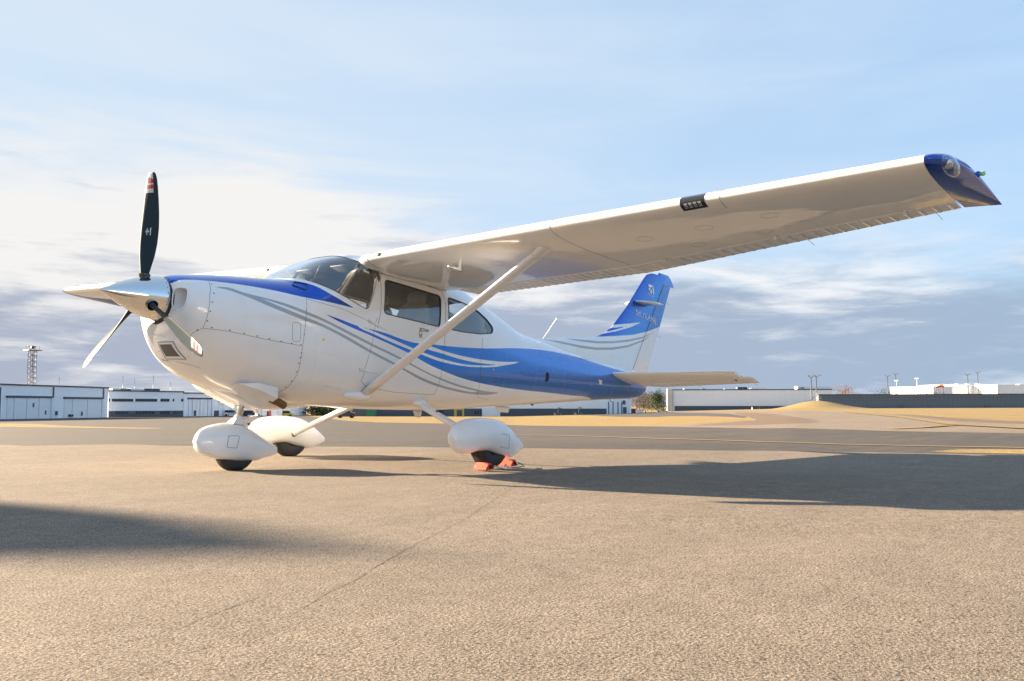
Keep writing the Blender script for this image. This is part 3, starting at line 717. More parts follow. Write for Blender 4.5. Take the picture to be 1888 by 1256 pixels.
    for s_ in (0, .08, .2, .35, .5, .65, .78, .88, .95, .99):
        k = math.sqrt(max(0, 1-s_*s_)); q = []
        for u in range(2):
            for i in range(25):
                i2 = 24-i if u == 0 else i
                if u == 1 and i == 0: continue
                xc = (1-math.cos(math.pi/2*i2/24)); a, b = naca(xc); h = (a if u == 0 else b); mid = (a+b)/2
                p0 = Vector(wpt(5.283, xc, mid, 1)); e = Vector((edge_x(xc), edge_y(xc)+(.09*min(1, xc/.04) if side > 0 else 0), edge_z(xc)-(.085*xc**.5 if side > 0 else 0))); p = p0.lerp(e, s_)
                p.z += (h-mid)*1.12*k; q.append((p.x, p.y*side, p.z))
        secs.append(q)
    tip = part(MB().loft(secs), 'wing_tip', M['blue'], wing, ang=50)
    c = Vector((2.285, 5.375*side, 2.062)); v_, f_ = blob(c, (.034, .030, .030)); part(MB().add(v_, f_), 'navigation_light', M['band_white'], wing)
    v_, f_ = blob(c+Vector((-.032, .012*side, .0)), (.010, .016, .016)); part(MB().add(v_, f_), 'light_bulb', M['bulb'], wing)
    v_, f_ = blob(c+Vector((.07, .000*side, .004)), (.175, .048, .052), 2.0, 2.0); part(MB().add(v_, f_), 'lens_cover', M['lens'], wing)
    c = Vector((2.70, 5.462*side, 2.095)); v_, f_ = blob(c, (.014, .014, .02)); part(MB().add(v_, f_), 'light_base', M['blue'], wing)
    v_, f_ = blob(c+Vector((.0, .026*side, .002)), (.015, .017, .015)); part(MB().add(v_, f_), 'strobe_light', M['green_lens'], wing)
    # lift strut with its two fairings
    a = Vector((2.255, .52*side, .700)); b = Vector((2.40, 2.43*side, 1.915)); ax = (b-a).normalized(); ch = Vector((1, 0, 0)); ch = (ch-ax*ch.dot(ax)).normalized(); nn = ax.cross(ch)
    def lens_sec(c, cw, tw, n=20): return [c + ch*(cw*math.cos(w)) + nn*(tw*math.sin(w)*(1-.25*math.cos(w))) for w in np.linspace(0, 2*math.pi, n+1)[:-1]]
    st = part(MB().loft([lens_sec(a.lerp(b, t), .064, .026) for t in np.linspace(0, 1, 12)]), 'wing_strut', M['white'])
    ss = [lens_sec(a.lerp(b, t), .066+.075*max(0, (t-.93)/.09)**1.6, .028+.022*max(0, (t-.93)/.09)**1.6) for t in np.linspace(.925, 1.02, 8)]
    part(MB().loft(ss), 'upper_strut_fairing', M['white'], st)
    ss = []
    for t, kx, kz in ((-.02,.02,.01),(.0,.10,.035),(.03,.17,.055),(.06,.185,.062),(.09,.16,.06),(.12,.10,.045),(.14,.068,.028)):
        ss.append([a.lerp(b, t-.06) + Vector((kx*math.cos(w) - .02, 0, 0)) + nn*(kz*.9*math.sin(w)) + Vector((0, 0, 0)) for w in np.linspace(0, 2*math.pi, 25)[:-1]])
    v_, f_ = blob((2.19, .475*side, .672), (.165, .062, .045), 2.2, 2.0); part(MB().add(v_, f_), 'lower_strut_fairing', M['white'], st)
# pitot mast and stall fittings under the port wing
c = Vector(wpt(1.55, .16, naca(.16)[1], -1)); mb = MB(); mb.tube([c, c+Vector((0, 0, -.07)), c+Vector((-.02, 0, -.088))], [.014, .012, .010], 8); mb.tube([c+Vector((.01, 0, -.088)), c+Vector((-.15, 0, -.088))], [.010, .007], 8); part(mb, 'pitot_tube', M['white'])
for x_ in (2.62, 2.70): part(MB().tube([(x_, -.32, 2.0), (x_+.02, -.32, 2.10), (x_+.10, -.32, 2.105)], [.012, .008, .004], 6), 'roof_antenna', M['white'])

# ---- tail
def fin_le(z): return float(np.interp(z, [1.30,1.50,1.56,1.60,1.65,1.70,1.74,1.79,1.86,1.98,2.307,2.813,2.88,2.93], [4.9,5.1,5.35,5.58,5.95,6.35,6.68,6.93,7.12,7.313,7.686,8.169,8.25,8.40]))
def fin_hinge(z): return float(np.interp(z, [1.30,1.419,1.987,2.70,2.93], [7.79,7.84,8.193,8.66,8.81]))
def rud_te(z): return float(np.interp(z, [1.30,1.428,2.139,2.78,2.821], [8.28,8.32,8.69,8.99,9.02]))
def fin_half(x, z):
    d = max(0, x-fin_le(z)); h = fin_hinge(z)
    th = .052-.018*(z-1.4)/1.5
    if x <= h: return max(.002, th*min(1, (.18+.82*(1-math.exp(-d/.22))))*math.sqrt(min(1, d/.03)) if d < .03 else th*(.18+.82*(1-math.exp(-d/.22))))
    t = (x-h)/max(.05, rud_te(z)-h); return th*.92*(1-t)+.004
zs = list(np.linspace(1.30, 1.9, 61)) + list(np.linspace(1.92, 2.93, 60))
def fin_sec(z, x0, x1, n=40, rnd=0.0):
    q1 = []; q2 = []
    for i in range(n+1):
        t = (i/n)**1.7; x = x0+(x1-x0)*t; h = fin_half(x, z)
        if rnd: h *= math.sqrt(max(0, 1-rnd*rnd))
        q1.append((x, -h, z)); q2.append((x, h, z))
    return q1+q2[::-1]
FB = [(6.6,1.745),(6.817,1.768),(7.244,1.826),(7.81,1.91),(8.264,2.019),(8.645,2.129),(8.9,2.21),(9.6,2.4),(9.6,3.4),(6.0,3.4)]
FW = [(6.90,1.80),(7.254,1.985),(7.569,2.040),(8.068,2.129),(7.753,2.016),(7.397,1.916),(6.973,1.82)]
FWI = [(7.06,1.876),(7.281,1.948),(7.681,2.021),(7.384,1.940),(7.10,1.868)]
def band_poly(c, w):
    up = [(x, z+w*min(1, k/1.2, (len(c)-1-k)*.6+.05)) for k, (x, z) in enumerate(c)]; dn = [(x, z-w*min(1, k/1.2, (len(c)-1-k)*.6+.05)) for k, (x, z) in enumerate(c)]
    return up+dn[::-1]
FG1 = band_poly([(6.10,1.665),(6.415,1.675),(6.841,1.694),(7.248,1.740),(7.67,1.809),(8.115,1.908),(8.55,2.06)], .016)
FG2 = band_poly([(5.60,1.600),(5.986,1.598),(6.47,1.591),(6.852,1.606),(7.253,1.650),(7.674,1.729),(8.117,1.861),(8.50,2.03)], .016)
def paint_fin(o):
    P = np.array([v.co[:] for v in o.data.vertices]) + np.array(OFF); X, Z = P[:, 0], P[:, 2]
    w = np.minimum(sdf_poly(FW, X, Z), -sdf_poly(FWI, X, Z))
    add_attr(o, 'blue', np.minimum(sdf_poly(FB, X, Z), -w)); add_attr(o, 'grey', np.maximum(sdf_poly(FG1, X, Z), sdf_poly(FG2, X, Z)))
    le = np.array([fin_le(z) for z in Z]); add_attr(o, 'tone', np.clip((X-le)/.55, 0, 1))
def dense(secs_f, zz): return MB().loft([secs_f(z) for z in zz])
fin = part(dense(lambda z: fin_sec(z, fin_le(z), fin_hinge(z)-.006, 90), [z for z in zs if z < 2.925] + [2.928]), 'tail_fin', M['livery'], ang=60); paint_fin(fin)
rud = part(dense(lambda z: fin_sec(z, fin_hinge(z)+.006, rud_te(z), 16), np.linspace(1.40, 2.80, 90)), 'rudder', M['livery'], ang=60); paint_fin(rud)
def cap_sec(z):
    t = (z-2.81)/.17; x0 = 8.53+.10*t; x1 = 9.11-.18*max(0, t)**1.6; k = math.sqrt(max(.02, 1-max(0, t)**2))
    q1 = []; q2 = []
    for i in range(17):
        u = i/16; x = x0+(x1-x0)*u; h = .034*k*(1-u*.8)*min(1, (u+.08)*5); q1.append((x, -h, z)); q2.append((x, h, z))
    return q1+q2[::-1]
rh = part(MB().loft([cap_sec(z) for z in (2.812, 2.85, 2.89, 2.92, 2.95, 2.968, 2.978)]), 'rudder_cap', M['livery'], rud, ang=60); paint_fin(rh)
mb = MB()
for z in np.arange(1.5, 2.75, .022): 
    for dx in (-.045, .05, .20):
        x = fin_hinge(z)+dx
        for sg in (-1, 1): mb.disc((x, sg*(fin_half(x, z)+.001), z), (0, sg, 0), .0032, 5)
tag(part(mb, 'fin_rivet', mat('blue_rivet', (.03, .14, .36), .4), fin, sm=False), kind='stuff')
for sg in (-1, 1):
    pts = [(fin_hinge(z)-.004, sg*(fin_half(fin_hinge(z)-.01, z)), z) for z in (1.42, 1.987, 2.80)]; part(MB().tube(pts, .004, 5), 'hinge_gap', M['seam'], fin)
    ss = []      # fin antenna blade
    for t, x0, x1 in ((0, 7.86, 8.30), (.5, 7.93, 8.34), (1, 8.03, 8.37)):
        y = sg*(.04+.20*t); ss.append([(x0+(x1-x0)*(.5-.5*math.cos(w)), y, 2.42+.028*math.sin(w)*(1-.6*t)) for w in np.linspace(0, 2*math.pi, 17)[:-1]])
    part(MB().loft(ss), 'antenna_blade', M['white'], fin)
# lettering and emblem on both sides of the fin
def onfin(x, z, sg, e=.0060): return (x, sg*(max(fin_half(x, z), .0)+e), z)
def text_faces(txt):
    cu = bpy.data.curves.new('lettering_source', 'FONT'); cu.body = txt; cu.size = 1.0; cu.space_character = 1.12; ob = bpy.data.objects.new('lettering_source', cu); COL.objects.link(ob)
    dg = bpy.context.evaluated_depsgraph_get(); me = bpy.data.meshes.new_from_object(ob.evaluated_get(dg))
    bm = bmesh.new(); bm.from_mesh(me); bmesh.ops.triangulate(bm, faces=bm.faces); bmesh.ops.subdivide_edges(bm, edges=[e for e in bm.edges if e.calc_length() > .4], cuts=1); bmesh.ops.triangulate(bm, faces=bm.faces)
    V = [(v.co.x, v.co.y) for v in bm.verts]; bm.verts.index_update(); F = [tuple(v.index for v in f.verts) for f in bm.faces]; bm.free()
    bpy.data.objects.remove(ob, do_unlink=True); bpy.data.curves.remove(cu); bpy.data.meshes.remove(me)
    return V, F
def letters(txt, o0, ex, ez, sg, name, m=None, place=None):
    """o0: baseline start; ex: baseline vector for the whole text; ez: up vector of one cap height"""
    V, F = text_faces(txt); x1 = max(v[0] for v in V); x0 = min(v[0] for v in V); h = max(v[1] for v in V); out = []
    for a, b in V:
        s_ = (a-x0)/(x1-x0); s_ = s_ if sg < 0 else 1-s_
        out.append(onfin(o0[0]+ex[0]*s_+ez[0]*b/h, o0[1]+ex[1]*s_+ez[1]*b/h, sg))
    return mk(name, out, F, M['letter'], fin, False, OFF)
for sg in (-1, 1):
    letters('SKYLANE', (7.892,2.236), (.630,-.058), (0,.060), sg, 'lettering')
    mb = MB()
    for a, b in (((7.892,2.220),(8.515,2.164)), ((8.515,2.164),(8.498,2.134))):
        mb.tube([onfin(a[0]+(b[0]-a[0])*t, a[1]+(b[1]-a[1])*t, sg, .0040) for t in np.linspace(0, 1, 8)], .0045, 6)
    part(mb, 'lettering_underline', M['letter'], fin)
    letters('Cessna', (8.235,2.568), (.180,-.008), (0,.030), sg, 'lettering')
    mb = MB(); 
    for P in ([(8.263,2.737),(8.402,2.734),(8.339,2.694),(8.265,2.69)], [(8.266,2.678),(8.327,2.685),(8.29,2.632),(8.268,2.633)], [(8.414,2.726),(8.426,2.601),(8.388,2.6),(8.373,2.692)], [(8.348,2.681),(8.366,2.598),(8.299,2.606)]):
        mb.add([onfin(x, z, sg) for x, z in P], [tuple(range(len(P)))])
    part(mb, 'tail_emblem', M['letter'], fin, sm=False)
# horizontal tail
for side in (-1, 1):
    def sgeo(y): 
        f = lambda a: float(np.interp(y, [.08, 1.62, 1.80, 1.88], a))
        return Vector((f([7.04,7.42,7.50,7.66]), f([1.285,1.325,1.325,1.31]))), Vector((f([8.02,8.02,8.02,8.02]), f([1.150,1.205,1.212,1.215])))
    def spt(y, xc, off):
        le, te = sgeo(y); d = te-le; c = d.length; d = d/c; n = Vector((-d.y, d.x)); p = le+d*xc*c+n*off*c; return (p.x, y*side, p.y)
    def ssec(y, x1=.60, k=1.0):
        up = []; lo = []
        for i in range(17):
            xc = x1*(1-math.cos(math.pi/2*i/16)); a = naca(xc, .09, 0.0)[0]*k; up.append(spt(y, xc, a)); lo.append(spt(y, xc, -a))
        return up[::-1]+lo[1:]
    stb = part(MB().loft([ssec(y) for y in (.06, .3, .7, 1.1, 1.5, 1.62)] + [ssec(1.70, .5), ssec(1.76, .36, .9)]), 'horizontal_stabilizer', M['white'], ang=35)
    ys = []; y = .20
    while y < 1.74: ys += [(y, 0), (y+.052, 0), (y+.070, 1)]; y += .088
    ss = []
    for y, b in ys + [(1.80, 0), (1.86, 0), (1.885, 0)]:
        x0 = .615 if y < 1.60 else (.615-.25*min(1, (y-1.60)/.2)); x0 = min(x0, .615); x1 = min(1.0, .70+.30*(y-.18)/.26) if y < .44 else 1.0; k = 1.0 if y < 1.87 else .3
        up = []; lo = []
        for t in (0, .06, .2, .4, .6, .8, .96, 1):
            xc = x0+(x1-x0)*t; a = naca(xc, .09, 0.0)[0]*k + (b*.0045*min(1, t/.1) if .02 < t < .98 else 0) + .0006
            if t == 0: a *= .5
            up.append(spt(y, xc, a)); lo.append(spt(y, xc, -a))
        ss.append(up[::-1]+lo)
    part(MB().loft(ss), 'elevator', M['white'], stb, ang=12)
    part(MB().box(spt(1.66, .60, -.04), (.07, .012, .012)), 'hinge_bracket', M['dark_metal'], stb)
    mb = MB()
    for y in np.arange(.3, 1.7, .088): mb.disc(spt(y, .625, -naca(.62, .09, 0)[0]-.0012), (0, 0, -1), .005, 6)
    part(mb, 'elevator_screw', M['screw'], stb, sm=False)
    for y in (1.0, 1.8):
        a = Vector(spt(y, 1.0, 0)); part(MB().tube([a, a+Vector((.12, .01*side, -.02))], .0015, 5), 'static_wick', M['dark_metal'], stb)
for z in (2.55, 2.0): 
    a = Vector((rud_te(z), 0, z)); part(MB().tube([a, a+Vector((.13, 0, -.025))], .0015, 5), 'static_wick', M['dark_metal'], rud)

# antennas
part(MB().tube([(5.607, 0, 1.545), (5.954, 0, 1.909)], [.009, .006], 6), 'whip_antenna', M['white'])
def blade_ant(x, z, ln, h, y=0.0, th=.012):
    ss = []
    for t in (0, .5, 1):
        c0, c1 = x+ln*.25*t, x+ln*(1-.1*t); ss.append([(c0+(c1-c0)*(.5-.5*math.cos(w)), y+th*math.sin(w)*(1-.5*t), z-h*t) for w in np.linspace(0, 2*math.pi, 13)[:-1]])
    return MB().loft(ss)
part(blade_ant(3.40, .60, .14, .075), 'belly_antenna', M['white'])
part(blade_ant(4.75, .72, .30, .075), 'belly_antenna', M['white'])
for x_ in (5.25, 5.42): part(MB().box((x_, -.05, .765), (.03, .02, .02)), 'drain_fitting', M['dark_metal'])
part(MB().tube([(7.35+.035*math.cos(a), 0, .945-.03*math.sin(a)) for a in np.linspace(0, math.pi, 9)], .006, 6), 'tie_down_ring', M['steel'])

# cowl flaps with the exhaust behind them
for side in (-1, 1):
    s_ = side
    mb = MB(); A = [(1.03,.20,.66),(1.05,.36,.715),(1.20,.40,.735),(1.40,.385,.70),(1.42,.345,.585),(1.40,.24,.545),(1.20,.20,.58)]
    secs = [[(1.02,.25*s_,.665),(1.02,.33*s_,.70),(1.03,.34*s_,.70),(1.03,.25*s_,.65)], [(1.20,.20*s_,.655),(1.20,.39*s_,.715),(1.20,.385*s_,.66),(1.20,.21*s_,.57)], [(1.38,.19*s_,.62),(1.38,.395*s_,.69),(1.39,.385*s_,.60),(1.37,.20*s_,.505)]]
    cf = part(MB().loft(secs), 'cowl_flap', M['white'], sm=False)
    part(MB().add([(1.382,.20*s_,.615),(1.382,.385*s_,.685),(1.392,.375*s_,.605),(1.373,.21*s_,.515)], [(0,1,2,3)]), 'flap_opening', M['exhaust'], cf, sm=False)
    part(MB().tube([(1.36,.30*s_,.60),(1.45,.30*s_,.575),(1.53,.295*s_,.545)], [.034,.034,.034], 14, cap=False) if side < 0 else MB().tube([(1.30,.28*s_,.62),(1.44,.28*s_,.60)], .03, 12), 'exhaust_pipe', M['exhaust'])
# faired tunnel around the nose leg
ss = []
for x_, w_, h_ in ((.95,.02,.005),(1.05,.10,.03),(1.2,.14,.055),(1.4,.17,.075),(1.6,.18,.06),(1.8,.16,.035),(2.0,.10,.01)):
    zb = float(sect(np.array([x_]))[1][0])+.03; ss.append([(x_, w_*math.cos(a), zb-(h_+.028)*math.sin(a)) for a in np.linspace(0, math.pi, 13)])
part(MB().loft(ss, closed=False, cap=False), 'nose_gear_tunnel', M['white'])

# ---- landing gear; the wheels stand on the apron
def fairing(prof, wfun, cy, name, notch=None, hump=False):
    """prof: list of (x, zbot, ztop)"""
    xs = [p[0] for p in prof]; ss = []
    for x in np.linspace(xs[0], xs[-1], 44)[0:]:
        zb = float(_pchip(np.array(xs), np.array([p[1] for p in prof]), np.array([x]))[0]); zt = float(_pchip(np.array(xs), np.array([p[2] for p in prof]), np.array([x]))[0]); w = wfun((x-xs[0])/(xs[-1]-xs[0]))
        zc = zb+(zt-zb)*.42; q = []
        for a in np.linspace(0, 2*math.pi, 41)[:-1]:
            c, s__ = math.cos(a), math.sin(a); n = 2.3 if s__ > 0 else 3.2
            q.append((x, cy+w*math.copysign(abs(c)**(2/n), c), zc+(zt-zc if s__ > 0 else zc-zb)*math.copysign(abs(s__)**(2/n), s__)))
        ss.append(q)
    return part(MB().loft(ss), name, M['white'], ang=55)
def wheel(center_w, r, w, name='wheel'):
    c = w2b(center_w); up_ = (RB.transposed() @ Vector((0, 0, 1))); mb = MB(); secs = []
    prof = [(-.40,.40),(-.5,.60),(-.5,.75),(-.47,.86),(-.40,.94),(-.28,.985),(-.10,1.0),(.10,1.0),(.28,.985),(.40,.94),(.47,.86),(.5,.75),(.5,.60),(.40,.40)]
    n = 48
    for k in range(n):
        a = 2*math.pi*k/n; q = []
        for yy_, rr in prof:
            dz = math.sin(a)*rr*r; dz = max(dz, -r*.965)     # slight flat where it rests
            q.append((c.x+math.cos(a)*rr*r, c.y+yy_*w, c.z+dz))
        secs.append(q)
    t = part(MB().loft(secs, closed=False, cap=False, wrap=True), 'tyre', M['rubber'])
    mb = MB()
    for g in (-.2, 0, .2): mb.tube([(c.x+math.cos(a)*r*.993, c.y+g*w, c.z+max(math.sin(a)*r*.993, -r*.96)) for a in np.linspace(0, 2*math.pi, 49)], .003, 5, cap=False)
    part(mb, 'tread_groove', M['black'], t)
    rim = MB()
    for sg in (-1, 1): rim.loft([[(c.x+math.cos(a)*rr*r, c.y+sg*w*hh, c.z+math.sin(a)*rr*r) for a in np.linspace(0, 2*math.pi, 29)[:-1]] for rr, hh in ((.42,.42),(.40,.38),(.22,.34),(.20,.42),(.01,.42))], cap=True)
    part(rim, 'wheel_rim', M['dark_metal'], t); return c
# tyres are 3.5% flattened: the lowest point is at 0.965 r below the hub
wheel((1.215, 0, .965*.185), .185, .125)
wheel((2.85, -1.455, .965*.208), .208, .150); wheel((2.85, 1.37, .965*.208), .208, .150)
wn = lambda u: .128*(math.sin(math.pi*min(1, (u+.015)/.42)/2)**.55 if u < .42 else 1-.80*((u-.42)/.58)**1.5)
fairing([(.886,.205,.225),(.90,.160,.275),(.95,.120,.325),(1.06,.078,.362),(1.18,.064,.379),(1.31,.058,.368),(1.437,.058,.313),(1.55,.085,.255),(1.694,.118,.187)], wn, 0.0, 'wheel_fairing')
wm = lambda u: .125*(math.sin(math.pi*min(1, (u+.015)/.42)/2)**.55 if u < .42 else 1-.86*((u-.42)/.58)**2.3)
MPROF = [(2.375,.33,.36),(2.40,.27,.41),(2.46,.225,.458),(2.55,.195,.490),(2.70,.222,.512),(2.80,.225,.516),(2.93,.200,.510),(3.02,.180,.497),(3.13,.166,.458),(3.26,.200,.385),(3.387,.250,.301)]
dz = w2b((2.87, 1.37, 0)).z - w2b((2.87, -1.455, 0)).z
fn = fairing(MPROF, wm, w2b((2.87,-1.455,.2)).y, 'wheel_fairing')
ff = fairing([(a-.01, b+dz, c+dz) for a, b, c in MPROF], wm, w2b((2.87,1.37,.2)).y, 'wheel_fairing')
# inspection doors scribed on the fairings
def side_loop(P, y): return [(a, y, b) for a, b in P]
part(MB().tube(side_loop(round_poly([(1.118,.272),(1.222,.272),(1.205,.170),(1.108,.176)], .012)+[(1.122,.270)], -.1285), .0016, 5), 'access_door', M['seam'])
part(MB().tube(side_loop(round_poly([(2.93,.385),(3.04,.375),(3.04,.255),(2.925,.262)], .012), -1.585), .0014, 5), 'access_door', M['seam'])
# nose leg: chromed strut, fork, scissor link
mb = MB(); mb.tube([(1.330,0,.62),(1.285,0,.43)], .029, 20); leg = part(mb, 'nose_gear_strut', M['steel'])
part(MB().tube([(1.345,0,.62),(1.325,0,.545)], .044, 20), 'strut_collar', M['white'], leg)
part(MB().tube([(1.290,0,.440),(1.276,0,.40)], [.034,.040], 20), 'strut_lower_tube', M['white'], leg)
v_ = [(1.20,-.055,.372),(1.36,-.055,.365),(1.31,-.036,.42),(1.245,-.036,.42),(1.20,.055,.372),(1.36,.055,.365),(1.31,.036,.42),(1.245,.036,.42)]
part(MB().add(v_, [(0,1,2,3),(7,6,5,4),(0,3,7,4),(1,5,6,2),(3,2,6,7),(0,4,5,1)]), 'nose_fork', M['white'], leg, sm=False)
for sg in (-1, 1):
    mb = MB(); mb.tube([(1.355, .022*sg, .555), (1.43, .016*sg, .525), (1.485, .008*sg, .455)], [.012,.010,.009], 6); mb.tube([(1.485, .008*sg, .455), (1.40, .018*sg, .428), (1.295, .026*sg, .425)], [.009,.011,.013], 6); part(mb, 'scissor_link', M['white'], leg)
part(MB().tube([(1.475,-.03,.455),(1.475,.03,.455)], .011, 10), 'link_bolt', M['steel'], leg)
part(MB().tube([(1.36,-.062,.375),(1.36,.062,.375)], .010, 10), 'fork_bolt', M['dark_metal'], leg)
mb = MB(); mb.tube([(1.285,-.045,.585),(1.29,.045,.585)], .013, 8); mb.tube([(1.39,-.05,.565),(1.42,.05,.57)], .010, 8); part(mb, 'steering_link', M['steel'], leg)
part(MB().tube([(1.24,-.02,.60),(1.21,-.03,.57),(1.235,-.04,.555)], .004, 5), 'brake_hose', M['dark_metal'], leg)
# main legs
for side, cy, zz_, g in ((-1, w2b((2.87,-1.455,.2)).y, .33, fn), (1, w2b((2.87,1.37,.2)).y, .33+dz, ff)):
    a = Vector((3.03, .44*side, .648)); b = Vector((2.86, cy-side*.105, zz_-.005))
    lg = part(MB().tube([a, a.lerp(b, .5), b], [.036, .031, .030], 20), 'main_gear_leg', M['white'])
    v_, f_ = blob(a+Vector((-.005, .015*side, .008)), (.085, .06, .045), 2, 2, M=Matrix.Rotation(.35*-side, 3, 'X')); part(MB().add(v_, f_), 'gear_leg_fairing', M['white'], lg)
    part(MB().tube([b+Vector((0,-.02*side,.008)), b+Vector((0,.01*side,-.004))], [.037,.040], 16), 'leg_cuff', M['seam'], lg)
# boarding step on the port leg
a = Vector((3.03,-.44,.648)).lerp(Vector((2.86,-1.35,.325)), .34); part(MB().tube([a+Vector((-.02,0,.03)), a+Vector((.05,-.03,.035))], .008, 8).box(a+Vector((.05,-.03,.042)), (.11,.05,.008)), 'boarding_step', M['dark_metal'])

# ---- cabin
part(MB().box((2.75, 0, .80), (2.1, .86, .03)), 'cabin_floor', M['panel'], sm=False)
mb = MB(); mb.box((1.98, 0, 1.32), (.05, .96, .42)); mb.box((1.86, 0, 1.545), (.36, .88, .03)); part(mb, 'instrument_panel', M['panel'], sm=False)
for y_ in (-.27, .27):
    part(MB().tube([(2.00,y_,1.40),(2.14,y_,1.40)], .012, 8).tube([(2.14,y_-.11,1.46),(2.145,y_-.10,1.38),(2.145,y_+.10,1.38),(2.14,y_+.11,1.46)], .013, 8), 'control_wheel', M['panel'])
    for x_, rec in ((2.98, .16), (3.86, .10)):
        se = empty('seat', (x_-OFF[0], y_, .82), parent=plane)
        def sb(c, r, nm, e=3.2, MM=None):
            v_, f_ = blob((c[0], c[1], c[2]), r, e, e, M=MM); mk(nm, v_, f_, M['leather'], se)
        sb((-.20, 0, .28), (.27, .225, .075), 'seat_cushion'); Mr = Matrix.Rotation(rec, 3, 'Y')
        sb((.06, 0, .56), (.070, .225, .30), 'seat_back', MM=Mr); sb((.12, 0, .90), (.05, .12, .075), 'headrest', 2.6, MM=Mr)
        mk('headrest_post', *(lambda m_: (m_.v, m_.f))(MB().tube([(.10, 0, .76), (.12, 0, .90)], .012, 6)), M['steel'], se)
for sd_ in (-1, 1):
    part(MB().tube([(1.90, .47*sd_, 1.52), (2.03, .455*sd_, 1.70), (2.16, .44*sd_, 1.90)], .016, 8), 'windshield_brace', M['lining'])
    part(MB().tube([(2.24,.525*sd_,1.44),(2.30,.52*sd_,1.60),(2.33,.50*sd_,1.78),(2.29,.47*sd_,1.90)], [.030,.026,.028,.034], 10), 'door_post', M['lining'])
    part(MB().box((2.20, .25*sd_, 1.86), (.20, .32, .012), M=Matrix.Rotation(.25, 3, 'Y')), 'sun_visor', M['panel'])
part(MB().tube([(1.98,0,1.72),(2.06,0,1.90)], .006, 6).add(*blob((1.975,0,1.70), (.03,.035,.045))), 'compass', M['panel'])
# ------------------------------------------------------------------ ground
CX, CY, HC_ = CAMP.x, CAMP.y, CAMP.z
F2 = Vector((math.sin(YAW), math.cos(YAW))); R2 = Vector((F2.y, -F2.x))
def drop_amp(th):
    """how far the field falls away in each direction (th: angle to the right of the photographer's heading)"""
    return np.interp(th, [-3.1416, -2.2, -.9, 0.0, .134, .31, .55, 1.2, 3.1416], [.6, 1.5, 2.9, 2.9, 2.0, .45, .10, .0, .6])
def gz(x, y):
    dx, dy = np.asarray(x, float)-CX, np.asarray(y, float)-CY
    r = np.hypot(dx, dy); th = np.arctan2(dx*R2.x+dy*R2.y, dx*F2.x+dy*F2.y)
    fade = np.clip((r-11)/10, 0, 1); fade = fade*fade*(3-2*fade)
    z = -drop_amp(th)*(1-np.exp(-np.maximum(r-9, 0)/110))*fade
    # low grassed bank on the right, beside the long wall
    u = r*np.tan(np.clip(th, -1.2, 1.2)); 
    bump = 2.3*np.exp(-((th-.335)/.032)**2 - ((r-262)/30)**2)
    near = np.clip((r-3.5)/7, 0, 1); near = near*near*(3-2*near); rt = np.clip((th+.1)/.35, 0, 1)*np.clip((1.9-th)/.5, 0, 1)
    return z + bump - .10*near*np.exp(-np.maximum(r-14, 0)/40)*rt
def ray_dir(u, v):
    q = fwd + rgt*((u-944)/1612.8) + upv*((628-v)/1612.8); return q
def ground_at(u, v):
    d = ray_dir(u, v); lo = None; t = 2.0
    while t < 2500:
        p = CAMP + d*t
        if p.z < float(gz(p.x, p.y)):
            a, b = t/1.01, t
            for _ in range(30):
                m = (a+b)/2; p = CAMP+d*m
                if p.z < float(gz(p.x, p.y)): b = m
                else: a = m
            return CAMP + d*b
        t *= 1.01
    return CAMP + d*2500
def place(u, D):
    """point on the ground at picture column u and distance D along the heading"""
    x = (u-944)/1612.8*1.0; p = F2*D + R2*(x*D/math.cos(PITCH)*1.0); gx, gy = CX+p.x, CY+p.y
    return Vector((gx, gy, float(gz(gx, gy))))
def height_at(p, v):
    """height above ground of the picture row v at the ground point p"""
    D = (p.x-CX)*F2.x+(p.y-CY)*F2.y; cp, sp_ = math.cos(PITCH), math.sin(PITCH); k = (628-v)/1612.8
    # ray with row v: z/D slope
    s = (sp_+k*cp)/(cp-k*sp_); return HC_+s*D-p.z
rr = [0.0, .6] ; 
while rr[-1] < 3200: rr.append(rr[-1]*1.045+.12)
NT = 900
GV = [(CX, CY, 0.0)]; th_ = np.linspace(-math.pi, math.pi, NT+1)[:-1]
for r in rr[1:]:
    xs_ = CX + r*(np.cos(th_)*F2.x+np.sin(th_)*R2.x); ys_ = CY + r*(np.cos(th_)*F2.y+np.sin(th_)*R2.y); zs_ = gz(xs_, ys_)
    GV += list(zip(xs_.tolist(), ys_.tolist(), zs_.tolist()))
GF = [(0, 1+k, 1+(k+1) % NT) for k in range(NT)]
for i in range(len(rr)-2):
    a = 1+i*NT; b = a+NT; GF += [(a+k, b+k, b+(k+1) % NT, a+(k+1) % NT) for k in range(NT)]

